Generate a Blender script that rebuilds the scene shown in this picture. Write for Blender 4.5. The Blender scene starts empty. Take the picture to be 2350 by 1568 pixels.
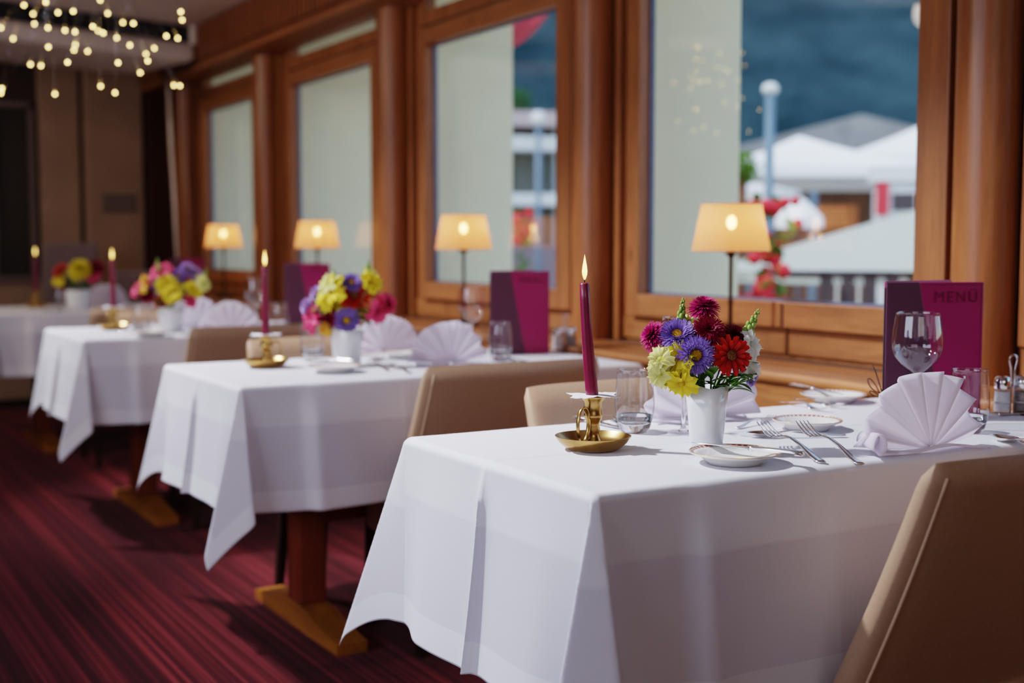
import bpy, bmesh, math, random
import numpy as np
from mathutils import Vector, Matrix, Euler
R = math.radians
PI = math.pi
random.seed(7)
sc = bpy.context.scene
COL = sc.collection

# ------------------------------------------------------------------ place measures
S = 0.806                      # metres per survey unit
H = 1.113                      # eye height above the carpet
F = 2927.0                     # focal length in pixels of a 2350 wide frame
PITCH = math.atan((784 - 560) / F)
YAW = math.atan(1715 / (F / math.cos(PITCH)))
FW = Vector((math.sin(YAW) * math.cos(PITCH), math.cos(YAW) * math.cos(PITCH), -math.sin(PITCH)))
RT = Vector((math.cos(YAW), -math.sin(YAW), 0))
UP = RT.cross(FW)
EYE = Vector((0, 0, H))
TOP = 0.75                     # table height


def W(x, y, z=0.0):
    return Vector((x * S, y * S, H + z * S))


def at(u, v, d):               # surveyed point seen in direction (u, v) at depth d metres
    return EYE + (FW + RT * ((u - 1175) / F) - UP * ((v - 784) / F)) * d


def onz(u, v, z):              # the same direction met with the horizontal plane z (metres)
    r = FW + RT * ((u - 1175) / F) - UP * ((v - 784) / F)
    return EYE + r * ((z - H) / r.z)


# ------------------------------------------------------------------ materials
MATS = {}


def srgb(r, g, b):
    f = lambda c: (c / 255 / 12.92) if c / 255 <= .04045 else ((c / 255 + .055) / 1.055) ** 2.4
    return (f(r), f(g), f(b), 1)


def newmat(name):
    m = bpy.data.materials.new(name)
    m.use_nodes = True
    nt = m.node_tree
    nt.nodes.clear()
    out = nt.nodes.new('ShaderNodeOutputMaterial')
    return m, nt, out


def N(nt, kind, **kw):
    n = nt.nodes.new(kind)
    for k, v in kw.items():
        if k in n.inputs:
            n.inputs[k].default_value = v
        else:
            setattr(n, k, v)
    return n


def principled(name, col, rough=.5, metal=0, noise=.06, scale=30, bump=0, spec=.5, coat=0, sheen=0, emit=None, estr=0, trans=0, stretch=(1, 1, 1)):
    if name in MATS:
        return MATS[name]
    m, nt, out = newmat(name)
    b = N(nt, 'ShaderNodeBsdfPrincipled', Roughness=rough, Metallic=metal)
    b.inputs['Specular IOR Level'].default_value = spec
    b.inputs['Coat Weight'].default_value = coat
    b.inputs['Sheen Weight'].default_value = sheen
    b.inputs['Transmission Weight'].default_value = trans
    tc = N(nt, 'ShaderNodeTexCoord')
    mp = N(nt, 'ShaderNodeMapping')
    mp.inputs['Scale'].default_value = stretch
    nz = N(nt, 'ShaderNodeTexNoise', Scale=scale, Detail=4.0)
    nt.links.new(tc.outputs['Object'], mp.inputs['Vector'])
    nt.links.new(mp.outputs['Vector'], nz.inputs['Vector'])
    cr = N(nt, 'ShaderNodeValToRGB')
    c = list(col)[:3]
    cr.color_ramp.elements[0].color = [max(0, x * (1 - noise * 2)) for x in c] + [1]
    cr.color_ramp.elements[1].color = [min(1, x * (1 + noise * 2)) for x in c] + [1]
    cr.color_ramp.elements[0].position = .3
    cr.color_ramp.elements[1].position = .7
    nt.links.new(nz.outputs['Fac'], cr.inputs['Fac'])
    nt.links.new(cr.outputs['Color'], b.inputs['Base Color'])
    if bump:
        bp = N(nt, 'ShaderNodeBump', Strength=bump, Distance=.002)
        nt.links.new(nz.outputs['Fac'], bp.inputs['Height'])
        nt.links.new(bp.outputs['Normal'], b.inputs['Normal'])
    if emit:
        b.inputs['Emission Color'].default_value = emit
        b.inputs['Emission Strength'].default_value = estr
    nt.links.new(b.outputs['BSDF'], out.inputs['Surface'])
    MATS[name] = m
    return m


def emission(name, col, strength):
    if name in MATS:
        return MATS[name]
    m, nt, out = newmat(name)
    e = N(nt, 'ShaderNodeEmission', Color=col, Strength=strength)
    nt.links.new(e.outputs[0], out.inputs['Surface'])
    MATS[name] = m
    return m


def wood(name, dark, light, axis='z', rough=.42, scale=9, knots=True):
    if name in MATS:
        return MATS[name]
    m, nt, out = newmat(name)
    b = N(nt, 'ShaderNodeBsdfPrincipled', Roughness=rough)
    b.inputs['Specular IOR Level'].default_value = .4
    tc = N(nt, 'ShaderNodeTexCoord')
    mp = N(nt, 'ShaderNodeMapping')
    st = {'x': (.06, 1, 1), 'y': (1, .06, 1), 'z': (1, 1, .06)}[axis]
    mp.inputs['Scale'].default_value = [s * scale for s in st]
    nt.links.new(tc.outputs['Object'], mp.inputs['Vector'])
    n1 = N(nt, 'ShaderNodeTexNoise', Scale=3.0, Detail=6.0, Roughness=.6, Distortion=.6)
    n2 = N(nt, 'ShaderNodeTexNoise', Scale=22.0, Detail=3.0)
    nt.links.new(mp.outputs['Vector'], n1.inputs['Vector'])
    nt.links.new(mp.outputs['Vector'], n2.inputs['Vector'])
    mx = N(nt, 'ShaderNodeMath', operation='MULTIPLY_ADD')
    mx.inputs[1].default_value = .35
    nt.links.new(n2.outputs['Fac'], mx.inputs[0])
    ad = N(nt, 'ShaderNodeMath', operation='MULTIPLY')
    ad.inputs[1].default_value = .68
    nt.links.new(n1.outputs['Fac'], ad.inputs[0])
    nt.links.new(ad.outputs[0], mx.inputs[2])
    cr = N(nt, 'ShaderNodeValToRGB')
    cr.color_ramp.elements[0].color = dark
    cr.color_ramp.elements[1].color = light
    cr.color_ramp.elements[0].position = .32
    cr.color_ramp.elements[1].position = .68
    nt.links.new(mx.outputs[0], cr.inputs['Fac'])
    last = cr.outputs['Color']
    if knots:
        v = N(nt, 'ShaderNodeTexVoronoi', Scale=1.0)
        mp2 = N(nt, 'ShaderNodeMapping')
        st2 = {'x': (2.2, 6, 6), 'y': (6, 2.2, 6), 'z': (6, 6, 2.2)}[axis]
        mp2.inputs['Scale'].default_value = st2
        nt.links.new(tc.outputs['Object'], mp2.inputs['Vector'])
        nt.links.new(mp2.outputs['Vector'], v.inputs['Vector'])
        kr = N(nt, 'ShaderNodeValToRGB')
        kr.color_ramp.elements[0].position = .05
        kr.color_ramp.elements[0].color = (.45, .4, .35, 1)
        kr.color_ramp.elements[1].position = .11
        kr.color_ramp.elements[1].color = (1, 1, 1, 1)
        nt.links.new(v.outputs['Distance'], kr.inputs['Fac'])
        mul = N(nt, 'ShaderNodeMixRGB', blend_type='MULTIPLY')
        mul.inputs[0].default_value = 1
        nt.links.new(last, mul.inputs[1])
        nt.links.new(kr.outputs['Color'], mul.inputs[2])
        last = mul.outputs[0]
    nt.links.new(last, b.inputs['Base Color'])
    bp = N(nt, 'ShaderNodeBump', Strength=.12, Distance=.001)
    nt.links.new(mx.outputs[0], bp.inputs['Height'])
    nt.links.new(bp.outputs['Normal'], b.inputs['Normal'])
    nt.links.new(b.outputs['BSDF'], out.inputs['Surface'])
    MATS[name] = m
    return m


def two_tone(name, c0, c1, rough=.6, translucent=.2, attr='k'):
    """base to tip colour along a petal or leaf"""
    if name in MATS:
        return MATS[name]
    m, nt, out = newmat(name)
    at_ = N(nt, 'ShaderNodeAttribute', attribute_name=attr)
    cr = N(nt, 'ShaderNodeValToRGB')
    cr.color_ramp.elements[0].color = c0
    cr.color_ramp.elements[1].color = c1
    nt.links.new(at_.outputs['Fac'], cr.inputs['Fac'])
    b = N(nt, 'ShaderNodeBsdfPrincipled', Roughness=rough)
    b.inputs['Specular IOR Level'].default_value = .25
    t = N(nt, 'ShaderNodeBsdfTranslucent')
    nt.links.new(cr.outputs['Color'], b.inputs['Base Color'])
    nt.links.new(cr.outputs['Color'], t.inputs['Color'])
    mx = N(nt, 'ShaderNodeMixShader')
    mx.inputs[0].default_value = translucent
    nt.links.new(b.outputs[0], mx.inputs[1])
    nt.links.new(t.outputs[0], mx.inputs[2])
    nt.links.new(mx.outputs[0], out.inputs['Surface'])
    MATS[name] = m
    return m


def cloth_mat():
    m, nt, out = newmat('white_linen')
    hem = N(nt, 'ShaderNodeAttribute', attribute_name='hem')
    dr = N(nt, 'ShaderNodeAttribute', attribute_name='k')
    tc = N(nt, 'ShaderNodeTexCoord')
    nz = N(nt, 'ShaderNodeTexNoise', Scale=7.0, Detail=3.0)
    wv = N(nt, 'ShaderNodeTexNoise', Scale=900.0, Detail=1.0)
    nt.links.new(tc.outputs['Object'], nz.inputs['Vector'])
    nt.links.new(tc.outputs['Object'], wv.inputs['Vector'])
    # hem band and the padded underlay below the cloth both read a little whiter
    r1 = N(nt, 'ShaderNodeValToRGB')
    r1.color_ramp.interpolation = 'CONSTANT'
    r1.color_ramp.elements[0].color = (1, 1, 1, 1)
    r1.color_ramp.elements[1].color = (.0, .0, .0, 1)
    r1.color_ramp.elements[1].position = .052
    nt.links.new(hem.outputs['Fac'], r1.inputs['Fac'])
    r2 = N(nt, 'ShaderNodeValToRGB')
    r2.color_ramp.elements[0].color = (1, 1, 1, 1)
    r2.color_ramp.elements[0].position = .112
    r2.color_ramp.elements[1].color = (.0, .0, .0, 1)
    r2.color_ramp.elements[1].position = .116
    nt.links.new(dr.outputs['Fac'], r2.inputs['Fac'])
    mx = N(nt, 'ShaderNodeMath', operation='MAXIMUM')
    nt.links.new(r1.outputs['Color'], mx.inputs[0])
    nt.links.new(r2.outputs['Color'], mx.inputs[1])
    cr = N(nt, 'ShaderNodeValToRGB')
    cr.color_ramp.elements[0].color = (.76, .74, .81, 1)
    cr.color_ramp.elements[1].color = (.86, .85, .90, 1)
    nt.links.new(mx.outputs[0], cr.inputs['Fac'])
    b = N(nt, 'ShaderNodeBsdfPrincipled', Roughness=.75)
    b.inputs['Specular IOR Level'].default_value = .2
    b.inputs['Sheen Weight'].default_value = .15
    nt.links.new(cr.outputs['Color'], b.inputs['Base Color'])
    bp = N(nt, 'ShaderNodeBump', Strength=.25, Distance=.006)
    nt.links.new(nz.outputs['Fac'], bp.inputs['Height'])
    bp2 = N(nt, 'ShaderNodeBump', Strength=.06, Distance=.0005)
    nt.links.new(wv.outputs['Fac'], bp2.inputs['Height'])
    nt.links.new(bp.outputs['Normal'], bp2.inputs['Normal'])
    nt.links.new(bp2.outputs['Normal'], b.inputs['Normal'])
    t = N(nt, 'ShaderNodeBsdfTranslucent')
    t.inputs['Color'].default_value = (.8, .76, .80, 1)
    ms = N(nt, 'ShaderNodeMixShader')
    ms.inputs[0].default_value = .16
    nt.links.new(b.outputs[0], ms.inputs[1])
    nt.links.new(t.outputs[0], ms.inputs[2])
    nt.links.new(ms.outputs[0], out.inputs['Surface'])
    return m


def thin_glass(name, tint=(1, 1, 1, 1), gain=1.0, edge_tint=None, rough=0.0, base=0.0):
    m, nt, out = newmat(name)
    tr = N(nt, 'ShaderNodeBsdfTransparent', Color=tint)
    if edge_tint:
        lw = N(nt, 'ShaderNodeLayerWeight', Blend=.18)
        er = N(nt, 'ShaderNodeValToRGB')
        er.color_ramp.elements[0].color = tint
        er.color_ramp.elements[1].color = edge_tint
        er.color_ramp.elements[0].position = .25
        nt.links.new(lw.outputs['Facing'], er.inputs['Fac'])
        nt.links.new(er.outputs['Color'], tr.inputs['Color'])
    gl = N(nt, 'ShaderNodeBsdfGlossy', Roughness=rough)
    fr = N(nt, 'ShaderNodeFresnel', IOR=1.5)
    tc = N(nt, 'ShaderNodeTexCoord')
    nz = N(nt, 'ShaderNodeTexNoise', Scale=6.0)
    nt.links.new(tc.outputs['Object'], nz.inputs['Vector'])
    bp = N(nt, 'ShaderNodeBump', Strength=.03, Distance=.001)
    nt.links.new(nz.outputs['Fac'], bp.inputs['Height'])
    nt.links.new(bp.outputs['Normal'], gl.inputs['Normal'])
    ge = N(nt, 'ShaderNodeNewGeometry')
    io = N(nt, 'ShaderNodeMath', operation='MULTIPLY_ADD')
    io.inputs[1].default_value = 1 / 1.5 - 1.5
    io.inputs[2].default_value = 1.5
    nt.links.new(ge.outputs['Backfacing'], io.inputs[0])
    nt.links.new(io.outputs[0], fr.inputs['IOR'])
    mu = N(nt, 'ShaderNodeMath', operation='MULTIPLY_ADD', use_clamp=True)
    mu.inputs[1].default_value = gain
    mu.inputs[2].default_value = base
    nt.links.new(fr.outputs[0], mu.inputs[0])
    ms = N(nt, 'ShaderNodeMixShader')
    nt.links.new(mu.outputs[0], ms.inputs[0])
    nt.links.new(tr.outputs[0], ms.inputs[1])
    nt.links.new(gl.outputs[0], ms.inputs[2])
    nt.links.new(ms.outputs[0], out.inputs['Surface'])
    return m


def carpet_mat():
    m, nt, out = newmat('striped_red_carpet')
    tc = N(nt, 'ShaderNodeTexCoord')
    sx = N(nt, 'ShaderNodeSeparateXYZ')
    nt.links.new(tc.outputs['Object'], sx.inputs[0])
    # stripes run along y: noise that depends on x only, at three widths
    cb = N(nt, 'ShaderNodeCombineXYZ')
    nt.links.new(sx.outputs['X'], cb.inputs['X'])
    wig = N(nt, 'ShaderNodeMath', operation='MULTIPLY')
    wig.inputs[1].default_value = .004
    nt.links.new(sx.outputs['Y'], wig.inputs[0])
    nt.links.new(wig.outputs[0], cb.inputs['Y'])
    a = N(nt, 'ShaderNodeTexNoise', Scale=110.0, Detail=3.0)
    b_ = N(nt, 'ShaderNodeTexNoise', Scale=13.0, Detail=1.0)
    nt.links.new(cb.outputs[0], a.inputs['Vector'])
    nt.links.new(cb.outputs[0], b_.inputs['Vector'])
    ad = N(nt, 'ShaderNodeMath', operation='MULTIPLY_ADD')
    ad.inputs[1].default_value = .30
    nt.links.new(b_.outputs['Fac'], ad.inputs[0])
    mm = N(nt, 'ShaderNodeMath', operation='MULTIPLY')
    mm.inputs[1].default_value = .70
    nt.links.new(a.outputs['Fac'], mm.inputs[0])
    nt.links.new(mm.outputs[0], ad.inputs[2])
    cr = N(nt, 'ShaderNodeValToRGB')
    e = cr.color_ramp.elements
    e[0].position = .36
    e[0].color = (.030, .0015, .003, 1)
    e[1].position = .66
    e[1].color = (.22, .026, .032, 1)
    k = e.new(.5)
    k.color = (.060, .003, .006, 1)
    nt.links.new(ad.outputs[0], cr.inputs['Fac'])
    fz = N(nt, 'ShaderNodeTexNoise', Scale=500.0, Detail=2.0)
    nt.links.new(tc.outputs['Object'], fz.inputs['Vector'])
    bp = N(nt, 'ShaderNodeBump', Strength=.5, Distance=.004)
    nt.links.new(fz.outputs['Fac'], bp.inputs['Height'])
    b = N(nt, 'ShaderNodeBsdfPrincipled', Roughness=.95)
    b.inputs['Specular IOR Level'].default_value = .1
    b.inputs['Sheen Weight'].default_value = .05
    nt.links.new(cr.outputs['Color'], b.inputs['Base Color'])
    nt.links.new(bp.outputs['Normal'], b.inputs['Normal'])
    nt.links.new(b.outputs[0], out.inputs['Surface'])
    return m


def shade_mat():
    m, nt, out = newmat('linen_lampshade')
    d = N(nt, 'ShaderNodeBsdfDiffuse', Color=(.50, .31, .22, 1))
    t = N(nt, 'ShaderNodeBsdfTranslucent', Color=(.88, .52, .30, 1))
    tr = N(nt, 'ShaderNodeBsdfTransparent', Color=(1, .86, .62, 1))
    tc = N(nt, 'ShaderNodeTexCoord')
    nz = N(nt, 'ShaderNodeTexNoise', Scale=300.0)
    nt.links.new(tc.outputs['Object'], nz.inputs['Vector'])
    bp = N(nt, 'ShaderNodeBump', Strength=.1, Distance=.0005)
    nt.links.new(nz.outputs['Fac'], bp.inputs['Height'])
    nt.links.new(bp.outputs['Normal'], d.inputs['Normal'])
    m1 = N(nt, 'ShaderNodeMixShader')
    m1.inputs[0].default_value = .55
    m2 = N(nt, 'ShaderNodeMixShader')
    m2.inputs[0].default_value = .14
    nt.links.new(d.outputs[0], m1.inputs[1])
    nt.links.new(t.outputs[0], m1.inputs[2])
    nt.links.new(m1.outputs[0], m2.inputs[1])
    nt.links.new(tr.outputs[0], m2.inputs[2])
    nt.links.new(m2.outputs[0], out.inputs['Surface'])
    return m


def flame_mat():
    m, nt, out = newmat('candle_flame')
    a = N(nt, 'ShaderNodeAttribute', attribute_name='k')
    cr = N(nt, 'ShaderNodeValToRGB')
    e = cr.color_ramp.elements
    e[0].position = 0
    e[0].color = (.35, .10, .02, 1)
    e[1].position = 1
    e[1].color = (1, .46, .07, 1)
    k = e.new(.3)
    k.color = (1, .62, .16, 1)
    k = e.new(.6)
    k.color = (1, .66, .20, 1)
    nt.links.new(a.outputs['Fac'], cr.inputs['Fac'])
    em = N(nt, 'ShaderNodeEmission', Strength=5.0)
    nt.links.new(cr.outputs[0], em.inputs['Color'])
    nt.links.new(em.outputs[0], out.inputs['Surface'])
    return m


WOODV = wood('honey_wood_upright', srgb(108, 60, 29), srgb(160, 100, 55), 'z')
WOODY = wood('honey_wood_lengthwise', srgb(114, 66, 33), srgb(166, 106, 60), 'y')
WOODC = wood('honey_wood_column', srgb(110, 62, 32), srgb(152, 92, 50), 'z', rough=.35, knots=False)
WOODSL = wood('brown_slat_wood', srgb(100, 56, 30), srgb(138, 82, 46), 'z', knots=False)
WOODTAB = wood('reddish_table_wood', srgb(104, 40, 20), srgb(140, 64, 34), 'z', knots=False)
WOODFOOT = wood('oak_foot_wood', srgb(128, 74, 24), srgb(176, 112, 44), 'y', knots=False)
WOODDK = wood('shade_toned_wood', srgb(40, 15, 8), srgb(66, 28, 14), 'z', knots=False)  # far post's shade put into the tone; groove lines share it
LEGDK = wood('dark_chair_leg_wood', srgb(26, 14, 10), srgb(44, 26, 18), 'z', knots=False)
CLOTH = cloth_mat()
NAPKIN = two_tone('white_napkin_linen', (.92, .88, .94, 1), (.92, .88, .94, 1), .8, .62)
LEATHER = principled('beige_leather', srgb(172, 140, 112), .40, noise=.025, scale=160, bump=.06, spec=.45)
LEATHERL = principled('pale_leather_piping', srgb(206, 176, 144), .45, noise=.04, scale=200, bump=.1)
BRASS = principled('aged_brass', srgb(184, 146, 86), .27, 1, noise=.12, scale=18, bump=.05)
STEEL = principled('polished_steel', (.90, .88, .87), .22, 1, noise=.02, scale=30)
CHROME = principled('chrome', (.82, .83, .86), .07, 1, noise=.02, scale=20)
WAX = principled('burgundy_wax', srgb(114, 17, 52), .34, noise=.08, scale=25, coat=.25)
WAX2 = WAX
WICK = principled('charred_wick', (.02, .015, .01), .9)
PORC = principled('white_porcelain', (.84, .86, .88), .1, noise=.01, scale=10, coat=.4)
PLATE = principled('cream_porcelain', (.82, .80, .76), .12, noise=.01, scale=10, coat=.4)
PAPER = principled('white_paper', (.85, .83, .88), .8, noise=.02, scale=60)
BRONZE = principled('dark_bronze', srgb(72, 50, 34), .35, .8, noise=.1, scale=30)
MAGENTA = principled('magenta_leatherette', srgb(150, 18, 86), .45, noise=.05, scale=400, bump=.15)
PLUM = principled('dark_plum_leatherette', srgb(84, 38, 62), .5, noise=.06, scale=400, bump=.35)
CORD = principled('dark_cord', (.025, .015, .018), .8)
GLASS = thin_glass('clear_glass', (.965, .965, .985, 1), 1.9, (.42, .42, .50, 1), base=.012)
PANE = thin_glass('window_glass', (.90, .95, .95, 1), 1.9)
SOLIDGLASS = principled('solid_glass', (1, 1, 1), 0.0, noise=0, trans=1.0)
GASKET = principled('grey_blue_gasket', srgb(84, 92, 118), .5)
CEIL = principled('off_white_ceiling', srgb(208, 194, 186), .8, noise=.03, scale=3)
BEIGE = principled('beige_plaster', srgb(150, 122, 102), .85, noise=.05, scale=3)
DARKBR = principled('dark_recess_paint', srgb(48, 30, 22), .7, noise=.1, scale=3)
FRAMEP = principled('grey_brown_paint', srgb(104, 88, 82), .5, noise=.05, scale=5)
BLACK = principled('black_grille', (.006, .006, .008), .6)
PLASTER = principled('pale_grey_plaster', srgb(252, 242, 208), .85, noise=.03, scale=2)
SHADE = shade_mat()
FLAME = flame_mat()
SALT = principled('white_salt', (.85, .85, .86), .9)
PEPPER = principled('grey_pepper', (.22, .19, .17), .9, noise=.4, scale=600)
GREEN = principled('stem_green', srgb(76, 112, 44), .6, noise=.15, scale=40)
LEAF = two_tone('leaf_green', srgb(40, 78, 26), srgb(104, 148, 56), .5, .2)
BUDS = two_tone('bud_green', srgb(110, 146, 56), srgb(178, 200, 110), .5, .15)


# ------------------------------------------------------------------ mesh builder
class MB:
    def __init__(s):
        s.v, s.f, s.k, s.h = [], [], [], []

    def add(s, verts, faces, k=None, h=None):
        o = len(s.v)
        s.v += [Vector(p) for p in verts]
        s.f += [tuple(i + o for i in f) for f in faces]
        s.k += list(k) if k is not None else [0.0] * len(verts)
        s.h += list(h) if h is not None else [0.0] * len(verts)
        return s

    def box(s, a, b, m=None):
        x0, y0, z0 = a
        x1, y1, z1 = b
        v = [Vector(p) for p in ((x0, y0, z0), (x1, y0, z0), (x1, y1, z0), (x0, y1, z0), (x0, y0, z1), (x1, y0, z1), (x1, y1, z1), (x0, y1, z1))]
        if m is not None:
            v = [m @ p for p in v]
        return s.add(v, [(3, 2, 1, 0), (4, 5, 6, 7), (0, 1, 5, 4), (1, 2, 6, 5), (2, 3, 7, 6), (3, 0, 4, 7)])

    def hexa(s, bottom, top):
        return s.add(list(bottom) + list(top), [(3, 2, 1, 0), (4, 5, 6, 7), (0, 1, 5, 4), (1, 2, 6, 5), (2, 3, 7, 6), (3, 0, 4, 7)])

    def grid(s, fn, nu, nv, closeu=False, kfn=None):
        vs, ks = [], []
        for i in range(nu + (0 if closeu else 1)):
            for j in range(nv + 1):
                vs.append(fn(i / nu, j / nv))
                ks.append(kfn(i / nu, j / nv) if kfn else 0.0)
        nn = nu if closeu else nu + 1
        fs = []
        for i in range(nu):
            for j in range(nv):
                i2 = (i + 1) % nn
                fs.append((i * (nv + 1) + j, i2 * (nv + 1) + j, i2 * (nv + 1) + j + 1, i * (nv + 1) + j + 1))
        return s.add(vs, fs, ks)

    def lathe(s, prof, n=32, kfn=None, warp=None):
        """prof: list of (r, z); revolves around z"""
        vs, fs, ks = [], [], []
        for j, (r, z) in enumerate(prof):
            for i in range(n):
                a = 2 * PI * i / n
                p = Vector((r * math.cos(a), r * math.sin(a), z))
                vs.append(warp(p, a, z) if warp else p)
                ks.append(kfn(j / (len(prof) - 1)) if kfn else 0.0)
        for j in range(len(prof) - 1):
            for i in range(n):
                i2 = (i + 1) % n
                fs.append((j * n + i, j * n + i2, (j + 1) * n + i2, (j + 1) * n + i))
        return s.add(vs, fs, ks)

    def tube(s, pts, rad, n=8, closed=False, cap=True, flat=1.0):
        pts = [Vector(p) for p in pts]
        m = len(pts)
        rads = rad if isinstance(rad, (list, tuple)) else [rad] * m
        vs, fs = [], []
        prev = None
        for i, p in enumerate(pts):
            if closed:
                t = pts[(i + 1) % m] - pts[i - 1]
            else:
                t = pts[min(i + 1, m - 1)] - pts[max(i - 1, 0)]
            t.normalize()
            if prev is None:
                ref = Vector((0, 0, 1)) if abs(t.z) < .9 else Vector((1, 0, 0))
                nx = t.cross(ref).normalized()
            else:
                nx = (prev - t * prev.dot(t)).normalized()
            prev = nx
            ny = t.cross(nx)
            for k in range(n):
                a = 2 * PI * k / n
                vs.append(p + nx * math.cos(a) * rads[i] + ny * math.sin(a) * rads[i] * flat)
        for i in range(m if closed else m - 1):
            i2 = (i + 1) % m
            for k in range(n):
                k2 = (k + 1) % n
                fs.append((i * n + k, i * n + k2, i2 * n + k2, i2 * n + k))
        if cap and not closed:
            fs.append(tuple(range(n))[::-1])
            fs.append(tuple((m - 1) * n + k for k in range(n)))
        return s.add(vs, fs)

    def ball(s, c, r, n=10, m=7, k=0.0):
        c = Vector(c)
        rr = r if isinstance(r, (tuple, list, Vector)) else (r, r, r)
        prof = [(math.sin(PI * j / m), -math.cos(PI * j / m)) for j in range(m + 1)]
        vs, fs = [], []
        for (q, z) in prof:
            for i in range(n):
                a = 2 * PI * i / n
                vs.append(c + Vector((q * math.cos(a) * rr[0], q * math.sin(a) * rr[1], z * rr[2])))
        for j in range(m):
            for i in range(n):
                i2 = (i + 1) % n
                fs.append((j * n + i, j * n + i2, (j + 1) * n + i2, (j + 1) * n + i))
        return s.add(vs, fs, [k] * len(vs))

    def xform(s, m):
        s.v = [m @ p for p in s.v]
        return s

    def mesh(s, name, mat, smooth=True):
        me = bpy.data.meshes.new(name)
        me.from_pydata([tuple(p) for p in s.v], [], s.f)
        me.update()
        if smooth:
            me.polygons.foreach_set('use_smooth', [True] * len(me.polygons))
        for nm, arr in (('k', s.k), ('hem', s.h)):
            if any(arr):
                at_ = me.attributes.new(nm, 'FLOAT', 'POINT')
                at_.data.foreach_set('value', arr)
        me.materials.append(mat)
        bm = bmesh.new()
        bm.from_mesh(me)
        bmesh.ops.remove_doubles(bm, verts=bm.verts, dist=1e-6)
        bmesh.ops.recalc_face_normals(bm, faces=bm.faces)
        bm.to_mesh(me)
        bm.free()
        return me

    def build(s, name, mat, parent=None, smooth=True, bevel=0, sharp=None, loc=None, rot=None, segs=2, solid=0):
        me = s.mesh(name, mat, smooth)
        o = bpy.data.objects.new(name, me)
        COL.objects.link(o)
        if parent is not None:
            o.parent = parent
        if loc is not None:
            o.location = loc
        if rot is not None:
            if isinstance(rot, Matrix):
                o.rotation_euler = rot.to_euler()
            else:
                o.rotation_euler = rot
        if solid:
            md = o.modifiers.new('thickness', 'SOLIDIFY')
            md.thickness = solid
            md.offset = 0
        if bevel:
            md = o.modifiers.new('soft_edge', 'BEVEL')
            md.width = bevel
            md.segments = segs
            md.limit_method = 'ANGLE'
            md.angle_limit = R(40)
            md.harden_normals = False
        if sharp is not None and smooth:
            try:
                me.set_sharp_from_angle(angle=R(sharp))
            except Exception:
                pass
        return o


def inst(me, name, parent=None, loc=(0, 0, 0), rot=None):
    o = bpy.data.objects.new(name, me)
    COL.objects.link(o)
    o.parent = parent
    o.location = loc
    if rot is not None:
        o.rotation_euler = rot.to_euler() if isinstance(rot, Matrix) else rot
    return o


def tag(o, label=None, cat=None, group=None, kind=None):
    if label:
        o['label'] = label
    if cat:
        o['category'] = cat
    if group:
        o['group'] = group
    if kind:
        o['kind'] = kind
    return o


def thing(name, loc, label, cat, rz=0, group=None, rot=None):
    o = bpy.data.objects.new(name, None)
    o.empty_display_size = .05
    COL.objects.link(o)
    o.location = loc
    o.rotation_euler = rot if rot is not None else (0, 0, rz)
    return tag(o, label, cat, group)


def copy_tree(o, parent=None):
    c = o.copy()
    COL.objects.link(c)
    if parent is not None:
        c.parent = parent
    for ch in list(o.children):
        copy_tree(ch, c)
    return c


def facing(n, twist=0):
    """rotation that turns local +z towards n"""
    return Vector(n).normalized().to_track_quat('Z', 'Y').to_matrix() @ Matrix.Rotation(twist, 3, 'Z')


def struct(o):
    o['kind'] = 'structure'
    return o


def sbox(name, a, b, mat, bevel=0, parent=None):
    o = MB().box(a, b).build(name, mat, parent, smooth=False, bevel=bevel)
    if parent is None:
        struct(o)
    return o


# ------------------------------------------------------------------ the room
XG, XF, XP, XL = 3.30 * S, 3.22 * S, 3.28 * S, 2.87 * S      # glass, frame front, panel, ledge front
XB = 3.0 * S
ZC = 2.483
ZSOF = 2.233
YE = 11.95 * S
LEDGE = .772

MB().box((-4.5, -3.5, -.05), (XL, YE + .1, 0)).build('floor', carpet_mat(), smooth=False)
struct(bpy.data.objects['floor'])
sbox('ceiling', (-4.6, -3.6, ZC), (3.5, YE + .2, ZC + .12), CEIL)
sbox('wall_left', (-4.6, -3.6, 0), (-4.5, YE + .1, ZC), BEIGE)
sbox('wall_back', (-4.6, -3.6, 0), (3.4, -3.5, ZC), BEIGE)

# window wall: parapet panels, ledge, lintel
win_u = [(.70, 2.52), (2.80, 4.54), (4.98, 6.575), (7.10, 8.70), (9.30, 10.75)]
col_u = [2.63, 4.755, 6.835, 9.02, 11.05]
wr = MB()
wr.box((XP, -3.5, 0), (XP + .09, YE + .1, .87))
ys = [-3.5] + [v for w in win_u for v in w] + [YE / S + .1]
for i in range(0, len(ys), 2):
    wr.box((XP - .005, ys[i] * S, .86), (XP + .02, ys[i + 1] * S, ZC))
wr.box((XP, -3.5, 2.40), (XP + .09, YE + .1, ZC))
o = struct(wr.build('wall_right', WOODV, smooth=False))
# parapet boards in two rows with upright grooves
tp = MB()
y = -1.0
joints = [-1.2, .55, 2.06, 3.56, 4.9, 6.3, 7.7, 9.2, 10.6, 11.9]
for a, b in zip(joints, joints[1:]):
    tp.box((XP - .014, a * S + .004, LEDGE + .012), (XP, b * S - .004, .862))
struct(tp.build('trim_1', WOODY, smooth=False, bevel=.003))
lg = MB()
lg.box((XL, -3.5, LEDGE - .032), (XP, YE, LEDGE))
o = struct(lg.build('trim_2', WOODY, smooth=False, bevel=.014, segs=4))
vg = MB()
for k in range(4):
    vg.box((XP - .085 + .018 * k, -1.5, LEDGE), (XP - .081 + .018 * k, YE - .2, LEDGE + .0012))
struct(vg.build('trim_3', principled('dark_vent_slot', (.03, .015, .008), .7), smooth=False))
ra = MB()
ra.box((XL + .02, -3.5, 0), (XL + .05, YE, LEDGE - .03))
struct(ra.build('wall_parapet', WOODY, smooth=False))

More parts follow.
